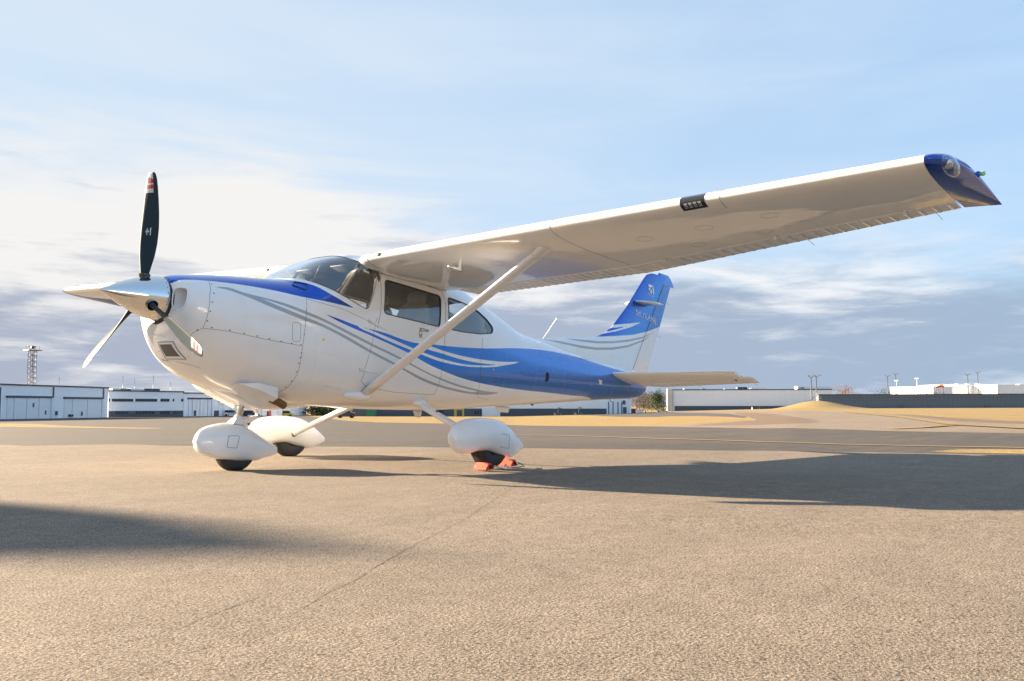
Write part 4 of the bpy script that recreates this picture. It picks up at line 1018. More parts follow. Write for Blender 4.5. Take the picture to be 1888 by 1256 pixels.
def ground_mat(name, c1, c2, c3, scale=1.0, bump=.006, streak=0.0, crack=0.0, rough=.9, fine=1.0):
    m, t, b = new_mat(name); tc = N(t, 'ShaderNodeTexCoord'); P_ = tc.outputs['Object']
    big = noise(t, P_, .22*scale, 5, .6, .4); mid = noise(t, P_, 2.6*scale, 5, .65); grain = noise(t, P_, 125*fine, 3, .75); g2 = noise(t, P_, 46*fine, 5, .72); mot = noise(t, P_, 13, 5, .7)
    mp = N(t, 'ShaderNodeMapping'); mp.inputs['Rotation'].default_value = (0, 0, -.62); mp.inputs['Scale'].default_value = (.12, 1.5, 1); t.links.new(P_, mp.inputs[0])
    st = noise(t, mp.outputs[0], 1.6, 5, .65)
    f = math_node(t, 'ADD', math_node(t, 'MULTIPLY', big, .5), math_node(t, 'MULTIPLY', mid, .5))
    c = mixc(t, smooth(t, f, .36, .64), c1, c2)
    c = mixc(t, math_node(t, 'MULTIPLY', smooth(t, st, .42, .78), streak), c, c3)
    # exposed stones: light and dark specks
    sp2 = smooth(t, grain, .35, .68); c = mixc(t, sp2, mixc(t, 1.0, c, (.42, .40, .38), 'MULTIPLY'), mixc(t, 1.0, c, (1.68, 1.68, 1.68), 'MULTIPLY'))
    c = mixc(t, smooth(t, mot, .32, .68), mixc(t, 1.0, c, (.88, .87, .86), 'MULTIPLY'), mixc(t, 1.0, c, (1.09, 1.09, 1.10), 'MULTIPLY'))
    pit = smooth(t, g2, .33, .47); rough_ = smooth(t, noise(t, P_, .9, 4, .6), .36, .62)
    pit = math_node(t, 'MAXIMUM', pit, math_node(t, 'MULTIPLY_ADD', rough_, -.75, c=.75)); c = mixc(t, pit, mixc(t, 1.0, c, (.26, .23, .20), 'MULTIPLY'), c)
    # bleached and worn patches of hand size
    c = mixc(t, math_node(t, 'MULTIPLY', smooth(t, noise(t, P_, 9.0, 5, .7), .50, .80), .35), c, c3)
    h = math_node(t, 'ADD', math_node(t, 'MULTIPLY', grain, 1.0), math_node(t, 'MULTIPLY', g2, .6))
    if crack:
        v2 = N(t, 'ShaderNodeTexVoronoi', feature='DISTANCE_TO_EDGE'); v2.inputs['Scale'].default_value = .16
        wp = N(t, 'ShaderNodeVectorMath', operation='ADD'); t.links.new(P_, wp.inputs[0])
        nn_ = N(t, 'ShaderNodeTexNoise'); nn_.inputs['Scale'].default_value = 1.3; nn_.inputs['Detail'].default_value = 6; t.links.new(P_, nn_.inputs['Vector'])
        t.links.new(nn_.outputs['Color'], wp.inputs[1]); t.links.new(wp.outputs[0], v2.inputs['Vector'])
        ck = smooth(t, v2.outputs['Distance'], .0006, .0035); gate = smooth(t, noise(t, P_, .7, 3, .5), .46, .56)
        ck = math_node(t, 'MAXIMUM', ck, gate)
        c = mixc(t, ck, mixc(t, crack, c, (.05, .042, .035)), c); h = math_node(t, 'ADD', h, math_node(t, 'MULTIPLY', ck, .8))
    t.links.new(c, b.inputs['Base Color']); b.inputs['Roughness'].default_value = rough; b.inputs['Specular IOR Level'].default_value = .25
    bn = N(t, 'ShaderNodeBump'); bn.inputs['Strength'].default_value = 1.0; bn.inputs['Distance'].default_value = bump; t.links.new(h, bn.inputs['Height']); t.links.new(bn.outputs[0], b.inputs['Normal'])
    return m
M['apron'] = ground_mat('apron_asphalt', (.194,.162,.127), (.242,.203,.160), (.164,.140,.113), bump=.0050, streak=.45)
M['asphalt'] = ground_mat('taxiway_asphalt', (.055,.050,.045), (.078,.070,.063), (.115,.102,.088), bump=.0025, streak=.6)
M['concrete'] = ground_mat('pale_concrete', (.20,.165,.125), (.235,.19,.145), (.17,.14,.11), bump=.003, streak=.5)
M['oldpave'] = ground_mat('old_brown_pavement', (.15,.108,.078), (.175,.13,.092), (.13,.095,.07), bump=.003, streak=.4)
M['road'] = ground_mat('far_road', (.07,.068,.065), (.09,.085,.08), (.06,.057,.054), bump=.003, streak=.4)
M['grass'] = ground_mat('dry_winter_grass', (.27,.19,.07), (.36,.255,.10), (.20,.145,.06), scale=1.6, bump=.03, streak=.5, fine=.25)
M['field'] = ground_mat('distant_field', (.25,.18,.075), (.33,.24,.10), (.19,.14,.06), bump=.01, streak=.4, fine=.3)
M['line'] = mat('faded_yellow_line', (.27,.185,.065), .8, var=.25, vscale=3)

def G(pts): return [(p.x, p.y) for p in (ground_at(u, v) for u, v in pts)]
taxi = G([(-500,818),(0,820),(300,822),(500,823),(800,825),(1000,827),(1200,829),(1400,831),(1700,836),(1888,839),(2400,848),(2400,806),(1888,799),(1650,795),(1400,790),(1170,786),(930,783),(700,779),(640,776),(600,771),(560,766.5),(300,766.5),(0,766.5),(-500,770)])
grassmid = G([(640,776),(700,779),(930,783),(1100,785.5),(1170,786),(1230,785),(1290,780.5),(1340,778),(1378,775),(1372,771),(1340,768.5),(1290,767),(1230,767.5),(1215,769),(1180,769),(1120,768),(1100,766.5),(900,767),(640,766.5)])
conc = G([(1170,786),(1400,790),(1650,795),(1888,799),(2400,806),(2400,793),(1888,782.5),(1760,777),(1640,763.5),(1560,759.5),(1500,758.5),(1440,758.5),(1380,758),(1240,757.5),(1225,760),(1300,761.5),(1345,763),(1378,768),(1395,775),(1378,775),(1340,778),(1290,780.5),(1230,785)])
brown = G([(1262,785.5),(1340,784.5),(1420,783),(1490,781),(1513,777.5),(1500,774),(1465,768.5),(1430,763.5),(1385,761.2),(1350,761),(1378,768),(1395,775),(1378,776),(1340,779.5),(1300,782)])
farroad = G([(1100,766.5),(1120,768),(1180,769),(1215,769),(1230,767.5),(1290,767),(1340,768.5),(1372,771),(1378,768),(1345,763),(1300,761.5),(1225,760),(1160,762.5),(1060,764.5)])
tuft = G([(1708,833),(1735,830.5),(1765,828),(1888,828.5),(2300,834),(2300,846),(1888,836.5),(1790,835),(1740,834.5)])
leftgrass = G([(-500,778),(0,781),(60,781.5),(120,785),(200,787.5),(280,789),(326,790.5),(250,790.3),(150,789),(60,787.5),(0,787),(-500,784)])
path = G([(1640,763.5),(1760,777),(1888,782.5),(2400,793),(2400,786),(1888,777),(1760,771),(1700,766),(1640,762.8)])
stripA = G([(1560,760.5),(1660,769.5),(1752,784),(1888,791),(2400,806),(2400,803),(1888,789.5),(1765,782.5),(1668,768.5),(1575,760.5)])
regions = [('taxiway', taxi, 'asphalt'), ('grass_verge', grassmid, 'grass'), ('concrete_apron', conc, 'concrete'), ('old_pavement', brown, 'oldpave'), ('service_road', farroad, 'road'), ('grass_patch', tuft, 'grass'), ('grass_strip', leftgrass, 'grass'), ('perimeter_path', path, 'oldpave')]
GP = np.array(GV); gx_, gy_ = GP[:, 0], GP[:, 1]
# the apron reaches a good way round the aeroplane; beyond it everything is field
dist = np.hypot(gx_-CX, gy_-CY); D_ = (gx_-CX)*F2.x+(gy_-CY)*F2.y
cur_V, cur_F = GV, GF
order = [('grass_patch', tuft, 'grass'), ('grass_strip', leftgrass, 'grass'), ('old_pavement', brown, 'oldpave'), ('grass_verge', grassmid, 'grass'), ('service_road', farroad, 'road'), ('perimeter_path', path, 'oldpave'), ('concrete_apron', conc, 'concrete'), ('taxiway', taxi, 'asphalt')]
def split_region(name, poly, mname):
    global cur_V, cur_F
    P = np.array(cur_V); bb = np.array(poly); lo = bb.min(0)-30; hi = bb.max(0)+30
    near = (P[:, 0] > lo[0]) & (P[:, 0] < hi[0]) & (P[:, 1] > lo[1]) & (P[:, 1] < hi[1])
    s = np.full(len(P), -50.0); s[near] = sdf_poly(poly, P[near, 0], P[near, 1])
    # ragged natural edges
    s[near] += (np.sin(P[near, 0]*1.7+P[near, 1]*.9)+np.sin(P[near, 0]*.53-P[near, 1]*1.31))*.05*(1 if 'grass' in name else 0)
    s[s == 0] = 1e-5
    v, f = clip_mesh(cur_V, cur_F, s, keep_pos=True)
    tag(mk(name, v, f, M[mname]), kind='structure' if 'grass' not in name else 'stuff', label={'grass_patch': 'patch of dry golden grass at the edge of the dark taxiway on the right', 'grass_strip': 'thin strip of dry golden grass in the asphalt before the left hangars', 'grass_verge': 'band of dry golden grass between the taxiway and the long building'}.get(name), cat='grass' if 'grass' in name else None)
    cur_V, cur_F = clip_mesh(cur_V, cur_F, s)
for q in order: split_region(*q)
P = np.array(cur_V); 
th_v = np.arctan2((P[:, 0]-CX)*R2.x+(P[:, 1]-CY)*R2.y, (P[:, 0]-CX)*F2.x+(P[:, 1]-CY)*F2.y); rv = np.hypot(P[:, 0]-CX, P[:, 1]-CY)
lim = np.interp(th_v, [-3.15, -2.4, -1.0, -.62, -.5, .10, .6, 1.2, 3.15], [120, 200, 260, 260, 60, 40, 30, 60, 120])
sA = lim-rv; sA[sA == 0] = 1e-4
v, f = clip_mesh(cur_V, cur_F, sA, keep_pos=True); tag(mk('apron', v, f, M['apron']), kind='structure')
v, f = clip_mesh(cur_V, cur_F, sA); tag(mk('ground', v, f, M['field']), kind='structure')

# painted line and sealed joints lie on the paving as thin sheets
def drape(name, pts, w, m, lift=.006, step=3.0, kind='structure'):
    P = [ground_at(u, v) for u, v in pts]; Q = resample([(p.x, p.y, 0) for p in P], step); V = []; F = []
    for i, p in enumerate(Q):
        d = (Q[min(i+1, len(Q)-1)]-Q[max(i-1, 0)]).normalized(); n = Vector((-d.y, d.x, 0))
        for s_ in (-1, 1):
            a = p+n*(s_*w/2); V.append((a.x, a.y, float(gz(a.x, a.y))+lift))
    F = [(2*i, 2*i+1, 2*i+3, 2*i+2) for i in range(len(Q)-1)]
    return tag(mk(name, V, F, m, None, False), kind=kind)
drape('taxi_line', [(860,799),(963,802),(1140,807),(1407,815.5),(1541,820),(1703,823.3),(1888,826.5)], .16, M['line'], .012, 1.0)
drape('sealed_joint', [(1560,760.5),(1660,769.5),(1760,784),(1888,791),(2100,798)], .45, M['grass'], .03, 2.0)
drape('sealed_joint', [(1752,785),(1700,789),(1640,791.5)], .35, M['grass'], .03, 2.0)
# cracks in the apron, filled and recessed
M['crack'] = mat('crack_dirt', (.11,.09,.07), .95, var=.3)
def crack(pts, w, jit=.02, seed=1):
    rn = random.Random(seed); P = [ground_at(u, v) for u, v in pts]; Q = resample([(p.x, p.y, 0) for p in P], .035); V = []; F = []; off = 0
    for i, p in enumerate(Q):
        d = (Q[min(i+1, len(Q)-1)]-Q[max(i-1, 0)]).normalized(); n = Vector((-d.y, d.x, 0)); off = off*.85+rn.uniform(-jit, jit)*.4
        ww = w*max(.15, rn.uniform(.2, 1.0))*min(1, i/6, (len(Q)-1-i)/6+.1)
        for s_ in (-1, 1): a = p+n*(off+s_*ww/2); V.append((a.x, a.y, float(gz(a.x, a.y))+.0015))
    F = [(2*i, 2*i+1, 2*i+3, 2*i+2) for i in range(len(Q)-1)]
    return tag(mk('crack', V, F, M['crack'], None, False), kind='structure')
crack([(945,900),(850,960),(760,1010),(640,1075),(520,1140)], .005, .012, 1)
crack([(1000,858),(945,900)], .004, .008, 2)
crack([(530,1085),(455,1108),(360,1142),(300,1170)], .005, .015, 3)
crack([(440,1185),(350,1225),(250,1256)], .004, .015, 4)

# ------------------------------------------------------------------ wheel chocks and rope
def chock(x, y, flip, label):
    t = empty('wheel_chock', (x, y, 0), (0, 0, .03 if flip < 0 else -.05)); tag(t, label, 'wheel chock', 'wheel chocks at the port main wheel')
    L, h, b = .080, .058, .060; k = flip
    V = [(-b*1.0,-L,0),(b,-L,0),(b*.22*1,-L,h),(-b*.22,-L,h),(-b,L,0),(b,L,0),(b*.22,L,h),(-b*.22,L,h)]
    o = mk('chock_block', V, [(0,3,2,1),(4,5,6,7),(0,1,5,4),(1,2,6,5),(2,3,7,6),(3,0,4,7)], M['chock'], t, False)
    bm = bmesh.new(); bm.from_mesh(o.data); bmesh.ops.bevel(bm, geom=bm.edges[:], offset=.005, segments=2, affect='EDGES'); bm.to_mesh(o.data); bm.free(); fixn(o)
    MB().tube([(0, -L-.012, h*.42), (0, -L+.005, h*.42)], .016, 14).build('rope_eye', M['black'], t)
    for s_ in (-.6, -.2, .2, .6): MB().box((-k*b*.63, s_*L, h*.45), (.003, .045, .010), M=Matrix.Rotation(k*.93, 3, 'Y')).build('grip_rib', M['chock'], t)
    return t
chock(2.60, -1.60, 1, 'orange red wheel chock in front of the near main wheel')
chock(3.10, -1.47, -1, 'orange red wheel chock behind the near main wheel')
mb = MB(); pts = [(2.61,-1.705,.035),(2.64,-1.74,.02),(2.68,-1.76,.010),(2.73,-1.735,.045),(2.76,-1.715,.040),(2.78,-1.73,.012),(2.90,-1.745,.010),(3.05,-1.70,.010),(3.15,-1.62,.012),(3.14,-1.56,.028),(3.19,-1.57,.010),(3.25,-1.545,.012),(3.29,-1.52,.009),(3.26,-1.49,.009)]
mb.tube([tuple(p) for p in resample([Vector(p) for p in pts], .03)], .0065, 8); o = mb.build('chock_rope', M['rope']); tag(o, 'pale rope lying on the ground between the two red chocks', 'rope')

# ------------------------------------------------------------------ background buildings
M['bwall'] = mat('white_metal_siding', (.93,.94,.95), .6, var=.03, vscale=.4)
M['bwall2'] = mat('white_render', (.90,.91,.92), .7, var=.05, vscale=.4)
M['btrim'] = mat('dark_roof_edge', (.07,.08,.09), .6)
M['bdark'] = mat('charcoal_siding', (.075,.095,.125), .6, var=.1, vscale=.5)
M['bblue'] = mat('slate_blue_siding', (.10,.145,.20), .6, var=.12, vscale=.3)
M['bglass'] = mat('dark_window_glass', (.03,.04,.05), .12, var=.4, vscale=.7)
M['bdoor'] = mat('pale_door_panel', (.86,.86,.86), .6, var=.05, vscale=.6)
M['bcream'] = mat('cream_sunlit_wall', (.70,.66,.58), .7, var=.05)
M['bmetal'] = mat('galvanised_steel', (.11,.115,.12), .5, .5, var=.15)
M['byellow'] = mat('yellow_paint', (.70,.52,.06), .6); M['bgreen'] = mat('green_container', (.03,.22,.13), .6, var=.2)
M['car_dark'] = mat('dark_car_paint', (.03,.035,.045), .25, coat=1.0); M['car_white'] = mat('white_car_paint', (.62,.65,.68), .25, coat=1.0)
M['tyre2'] = mat('far_rubber', (.02,.02,.02), .8); M['redp'] = mat('orange_red_plastic', (.65,.10,.04), .6)
class Frame:
    """local frame of a facade: s runs along it, d into the building, h up"""
    def __init__(s, A, B, z0=None):
        s.A = Vector((A.x, A.y)); s.B = Vector((B.x, B.y)); s.L = (s.B-s.A).length; s.t = (s.B-s.A)/s.L; n = Vector((-s.t.y, s.t.x))
        if n.dot(Vector((CX, CY))-s.A) > 0: n = -n
        s.n = n; s.z = min(A.z, B.z)-.3 if z0 is None else z0
    def p(s, a, d, h): q = s.A+s.t*a+s.n*d; return (q.x, q.y, s.z+h)
    def box(s, mb, a0, a1, d0, d1, h0, h1, m=0):
        P = [s.p(a, d, h) for h in (h0, h1) for (a, d) in ((a0, d0), (a1, d0), (a1, d1), (a0, d1))]
        mb.add(P, [(0,3,2,1),(4,5,6,7),(0,1,5,4),(1,2,6,5),(2,3,7,6),(3,0,4,7)], m)
    def s_of(s, u):
        """distance along the facade seen in picture column u"""
        d = (u-944)/1612.8/math.cos(PITCH)*1.0; v = F2+R2*d; o = s.A-Vector((CX, CY)); den = s.t.x*v.y-s.t.y*v.x
        return -(o.x*v.y-o.y*v.x)/den
    def h_of(s, a, v):
        q = s.A+s.t*a; return height_at(Vector((q.x, q.y, s.z)), v)
def building(name, A, B, depth, h, label, wallm, trim=.35, z0=None, trimm='btrim', cat='building'):
    fr = Frame(A, B, z0); t = empty(name, (A.x, A.y, fr.z)); tag(t, label, cat)
    off = (A.x, A.y, fr.z); mb = MB(); fr.box(mb, 0, fr.L, 0, depth, -1.5, h); mb.build('wall', M[wallm], t, False, off)
    mb = MB(); fr.box(mb, -.15, fr.L+.15, -.18, depth+.15, h+.002, h+trim); mb.build('roof_edge', M[trimm], t, False, off)
    return t, fr, off
def bbox(t, fr, off, name, a0, a1, d0, d1, h0, h1, m, parent=None):
    mb = MB(); fr.box(mb, a0, a1, d0, d1, h0, h1); return mb.build(name, M[m], parent or t, False, off)
# long hangar on the left, facade receding to the right
def at_D(u, D): return place(u, D)
A = at_D(-300, 158); B = at_D(203, 238); hL = height_at(B, 714)
t, fr, off = building('hangar', A, B, 38, height_at(B, 714)+B.z-(min(A.z, B.z)-.3)-.35, 'long white hangar with tall panelled doors at the far left', 'bwall')
def hdoor(t, fr, off, u0, u1, vtop, npan, leafs=True):
    a0, a1 = fr.s_of(u0), fr.s_of(u1); h = fr.h_of((a0+a1)/2, vtop)
    bbox(t, fr, off, 'door_header', a0-.3, a1+.3, -.35, 0, h, h+.5, 'btrim'); w = (a1-a0)/npan
    for k in range(npan): bbox(t, fr, off, 'door_panel', a0+k*w+.06, a0+(k+1)*w-.06, -.28 if k % 2 else -.18, -.004, -.2, h-.01, 'bdoor')
    bbox(t, fr, off, 'door_post', a1+.05, a1+.8, -.5, 0, -.2, h+.1, 'bwall2')
hdoor(t, fr, off, -120, -30, 731, 7); hdoor(t, fr, off, 17, 97, 734, 7); hdoor(t, fr, off, 122, 190, 736, 5)
for u in (3, 101, 193): a = fr.s_of(u); bbox(t, fr, off, 'downpipe', a, a+.25, -.25, -.002, 0, fr.h_of(a, 714), 'bmetal')
for u, v in ((86, 761), (107, 762), (63, 747), (153, 763)): a = fr.s_of(u); h = fr.h_of(a, v); bbox(t, fr, off, 'wall_box', a, a+.6, -.3, -.002, h-.5, h+.5, 'bdark')
# two-storey office beside it
A = at_D(203.5, 243); B = at_D(341, 262)
t, fr, off = building('office_building', A, B, 30, height_at(B, 722)+B.z-(min(A.z, B.z)-.3)-.25, 'white two-storey office block with ribbon windows left of the propeller', 'bwall2')
def win(t, fr, off, u0, u1, v0, v1, n, nm='window'):
    a0, a1 = fr.s_of(u0), fr.s_of(u1); h0, h1 = fr.h_of(a0, v1), fr.h_of(a0, v0); f = bbox(t, fr, off, nm, a0, a1, -.10, -.003, h0, h1, 'btrim'); w = (a1-a0)/n
    for k in range(n): bbox(t, fr, off, 'pane', a0+k*w+.10, a0+(k+1)*w-.10, -.14, -.102, h0+.12, h1-.12, 'bglass', f)
for u0, u1, n in ((203.8,206,1),(210,249,7),(253,293,7),(299,315.5,3),(321.5,324,1),(337,341,1)): win(t, fr, off, u0, u1, 735.3, 740.6, n)
a1 = fr.s_of(340.5); h1 = fr.h_of(fr.s_of(270), 757.5); bbox(t, fr, off, 'ground_floor_band', .05, a1, -.30, -.003, 0, h1, 'bdark')
for u0, u1, n in ((216,240,5),(253,288,6),(298,316,3),(322,338,3)):
    a0, a1 = fr.s_of(u0), fr.s_of(u1); h0, h1_ = fr.h_of(a0, 763.2), fr.h_of(a0, 758.6); w = (a1-a0)/n
    for k in range(n): bbox(t, fr, off, 'pane', a0+k*w+.1, a0+(k+1)*w-.1, -.36, -.302, h0, h1_, 'bglass')
hh = height_at(B, 722)
for u, w, m in ((206, 3, 'bwall2'), (235, 4.5, 'bcream'), (246, 3, 'bmetal'), (270, 5, 'bwall2'), (294, 5, 'bdark')):
    a = fr.s_of(u); bbox(t, fr, off, 'roof_unit', a-w/2, a+w/2, 3, 6, fr.h_of(a, 720.5), fr.h_of(a, 716.5), m)
# hangars continuing behind the nose
A = at_D(341.5, 262); B = at_D(566, 300)
t, fr, off = building('hangar', A, B, 40, height_at(B, 727)+B.z-(min(A.z, B.z)-.3)-.3, 'white hangar row with panelled doors seen behind the nose wheel', 'bwall')
hdoor(t, fr, off, 350, 392, 736.5, 6); hdoor(t, fr, off, 406, 442, 741, 5); hdoor(t, fr, off, 460, 500, 744, 5); hdoor(t, fr, off, 514, 548, 747, 4)
for u, v in ((398, 762), (402, 762), (448, 764), (360, 762)): a = fr.s_of(u); h = fr.h_of(a, v); bbox(t, fr, off, 'wall_box', a, a+.7, -.4, -.002, h-.8, h+.8, 'bdark')
# long low building behind the belly
A = at_D(652, 262); B = at_D(1117, 262); zt_ = height_at(B, 731)
t, fr, off = building('warehouse', A, B, 45, zt_+B.z-(min(A.z, B.z)-.3), 'long white building with a charcoal lower wall behind the fuselage', 'bwall', z0=None)
hb = fr.h_of(fr.s_of(1000), 753.5)
for u0, u1 in ((652,838),(856,889),(922.5,1117)): a0, a1 = fr.s_of(u0)+.02, fr.s_of(u1)-.02; bbox(t, fr, off, 'lower_wall', a0, a1, -.15, -.003, -.5, hb, 'bdark')
a0, a1 = fr.s_of(838.5), fr.s_of(855); bbox(t, fr, off, 'yellow_surround', a0, a1, -.25, -.003, -.2, fr.h_of(a0, 752), 'byellow'); bbox(t, fr, off, 'door_panel', a0+.7, a1-.4, -.32, -.252, .2, fr.h_of(a0, 756), 'bmetal')
a0, a1 = fr.s_of(876), fr.s_of(888)
for k in range(3): bbox(t, fr, off, 'window', a0+k*.75, a0+k*.75+.5, -.22, -.152, .9, 2.0, 'bglass')
a0, a1 = fr.s_of(890), fr.s_of(922)
for k in range(14): w = (a1-a0)/14; bbox(t, fr, off, 'siding_panel', a0+k*w+.03, a0+(k+1)*w-.03, -.12, -.003, -.4, hb+.4, 'bwall')
# its white ribbed end
A2 = at_D(1117.5, 262); B2 = at_D(1161, 270)
t2, fr2, off2 = building('warehouse_wing', A2, B2, 40, height_at(B2, 735)+B2.z-(min(A2.z, B2.z)-.3), 'white ribbed end of the long building below the tail', 'bwall')
for k in range(12):
    w = fr2.L/12; bbox(t2, fr2, off2, 'siding_panel', k*w+.05, (k+1)*w-.05, -.10, -.003, -.4, fr2.h_of(k*w, 736.5), 'bwall')
for u in (1120, 1128, 1137, 1144): a = fr2.s_of(u); bbox(t2, fr2, off2, 'dark_post', a, a+.35, -.2, -.102, 0, fr2.h_of(a, 741), 'bdark')
a = fr2.s_of(1147); bbox(t2, fr2, off2, 'door', a, a+1.6, -.2, -.102, 0, 2.4, 'bdark'); bbox(t2, fr2, off2, 'wall_sign', a-.2, a+1.2, -.18, -.103, 3.2, 4.4, 'bmetal')
# large warehouse on the right
A = at_D(1238.5, 335); B = at_D(1531, 327)
t, fr, off = building('warehouse', A, B, 60, height_at(B, 719)+B.z-(min(A.z, B.z)-.3), 'large pale warehouse with a dark base strip right of the tail', 'bwall2')
bbox(t, fr, off, 'base_strip', .8, fr.L-.02, -.15, -.003, -.5, fr.h_of(fr.s_of(1380), 748.8), 'bdark')
bbox(t, fr, off, 'corner_column', -1.9, -.06, -.4, 6, -.5, fr.h_of(0, 717), 'bcream'); bbox(t, fr, off, 'downpipe', .05, .55, -.35, -.003, -.5, fr.h_of(0, 722), 'bcream')
n = 24
for k in range(n): w = (fr.L-1)/n; bbox(t, fr, off, 'siding_panel', .9+k*w+.02, .9+(k+1)*w-.02, -.08, -.003, fr.h_of(fr.s_of(1380), 748.6), fr.h_of(fr.s_of(1380), 720.4), 'bwall2')
for u, w, v, m in ((1275,6,716.5,'bwall2'),(1297,1.2,716.5,'bdark'),(1355,8,717,'bwall2'),(1368,3.5,713.5,'bdark'),(1374,1.4,715,'bdark'),(1398,5,715.5,'bwall2'),(1478,2.2,713.5,'bwall2'),(1513,17,712,'bwall2')):
    a = fr.s_of(u); bbox(t, fr, off, 'roof_unit', a-w/2, a+w/2, 2, 8, fr.h_of(a, 719), fr.h_of(a, v), m)
for u in (1309, 1397, 1401): a = fr.s_of(u); bbox(t, fr, off, 'wall_vent', a, a+.5, -.25, -.15, 1.2, 1.9, 'bmetal')
# long dark wall building
A = at_D(1507, 300); B = at_D(2080, 276)
t, fr, off = building('warehouse', A, B, 10, height_at(A, 727.3)+A.z-(min(A.z, B.z)-.3)-.3, 'long slate blue windowless building at the far right', 'bblue', trimm='btrim')
n = 60
for k in range(n): w = fr.L/n; bbox(t, fr, off, 'siding_panel', k*w+.04, (k+1)*w-.04, -.07, -.003, 0, fr.h_of(fr.s_of(1700), 741), 'bblue')
for r_ in range(2):
    for k in range(70): w = fr.L/70; bbox(t, fr, off, 'vent_slot', k*w+.25, (k+1)*w-.35, -.06, -.003, fr.h_of(fr.s_of(1700), 738.2-r_*4.6), fr.h_of(fr.s_of(1700), 737.2-r_*4.6), 'btrim')
for u in (1653, 1811): a = fr.s_of(u); bbox(t, fr, off, 'wall_vent', a, a+1.4, -.5, -.08, .3, 1.2, 'bmetal')
# distant white sheds above it
for u0, u1, v, D, lb in ((1717,1752,714,520,'low white shed roof nearest the windsock beyond the dark wall'),(1752,1830,710.5,560,'middle white shed roof beyond the dark wall'),(1835,2060,711,540,'rightmost white shed roof beyond the dark wall')):
    A = at_D(u0, D); B = at_D(u1, D+8); t, fr, off = building('shed', A, B, 30, height_at(B, v)+B.z-(min(A.z, B.z)-.3), lb, 'bwall2', trimm='bwall2')
    for k in range(3): a = fr.L*(.2+.25*k); bbox(t, fr, off, 'roof_unit', a, a+4, 2, 6, fr.h_of(a, v), fr.h_of(a, v-2.5), 'bcream')
# hangars behind the photographer, seen only mirrored in the paint
for th, r, w, h, m, lb in ((2.55, 95, 46, 8.5, 'bwall', 'white hangar beyond the apron behind the camera'), (-2.75, 120, 60, 9, 'bdark', 'charcoal hangar beyond the apron behind the camera')):
    c = Vector((CX, CY)) + F2*(math.cos(th)*r) + R2*(math.sin(th)*r); tt = Vector((-(c-Vector((CX, CY))).y, (c-Vector((CX, CY))).x)).normalized()
    A = Vector((c.x-tt.x*w/2, c.y-tt.y*w/2, 0)); B = Vector((c.x+tt.x*w/2, c.y+tt.y*w/2, 0)); A.z = float(gz(A.x, A.y)); B.z = float(gz(B.x, B.y))
    t, fr, off = building('hangar', A, B, 30, h, lb, m)
    for k in range(8): ww = w*.7/8; bbox(t, fr, off, 'door_panel', w*.15+k*ww+.05, w*.15+(k+1)*ww-.05, -.25, -.004, 0, h*.75, 'bdoor')

# ------------------------------------------------------------------ towers, masts, small things
def lattice_mast(u, vtop, D, w, label):
    p = place(u, D); h = height_at(p, vtop); t = empty('lattice_tower', (p.x, p.y, p.z)); tag(t, label, 'tower')
    for sx, sy in ((-1,-1),(1,-1),(1,1),(-1,1)): MB().tube([(sx*w/2, sy*w/2, 0), (sx*w/2*.82, sy*w/2*.82, h*.93)], .09, 5).build('leg', M['bmetal'], t)
    mb = MB(); n = 12
    for i in range(n):
        z0, z1 = h*.93*i/n, h*.93*(i+1)/n
        for a, b in (((-1,-1),(1,-1)),((1,-1),(1,1)),((1,1),(-1,1)),((-1,1),(-1,-1))):
            mb.tube([(a[0]*w*.45, a[1]*w*.45, z0), (b[0]*w*.45, b[1]*w*.45, z1)], .05, 4); mb.tube([(a[0]*w*.45, a[1]*w*.45, z1), (b[0]*w*.45, b[1]*w*.45, z1)], .05, 4)
    mb.build('bracing', M['bmetal'], t)
    MB().box((0, 0, h*.93), (w*1.9, w*1.9, .25)).build('platform', M['bmetal'], t, False)
    mb = MB()
    for k in range(8): a = k*math.pi/4; mb.tube([(math.cos(a)*w*.9, math.sin(a)*w*.9, h*.93), (math.cos(a)*w*.9, math.sin(a)*w*.9, h*.93+1.3)], .05, 4)
    mb.tube([(math.cos(a)*w*.9, math.sin(a)*w*.9, h*.93+1.25) for a in np.linspace(0, 6.283, 9)], .05, 4); mb.build('guard_rail', M['bmetal'], t)
    MB().tube([(0, 0, h*.93), (0, 0, h)], .10, 5).box((0, 0, h*.97), (.9, .9, .8)).build('beacon', M['bmetal'], t)
    MB().tube([(.1, 0, 0), (.1, 0, h*.93)], .12, 5).build('ladder', M['bmetal'], t)
lattice_mast(61, 637, 285, 2.2, 'tall lattice beacon tower with a platform behind the left hangar')
def lamp_mast(u, vtop, D, label, white=False, v0=None):
    p = place(u, D); h = height_at(p, vtop); t = empty('floodlight_mast', (p.x, p.y, p.z)); tag(t, label, 'light mast', 'floodlight masts on the right')
    m = M['bwall2'] if white else M['bdark']; MB().tube([(0,0,0),(0,0,h)], [.22,.13], 8).build('pole', m, t)
    if not white:
        MB().tube([(-R2.x*.9, -R2.y*.9, h+.5), (0, 0, h-.1), (R2.x*.9, R2.y*.9, h+.5)], .10, 5).build('bracket', m, t)
        for s_ in (-1, 1): MB().box((R2.x*.95*s_, R2.y*.95*s_, h+.5), (.7, .7, .35)).build('floodlight', m, t, False)
    else: MB().box((0, 0, h), (1.5, 1.5, .35)).build('floodlight', m, t, False)
    return t
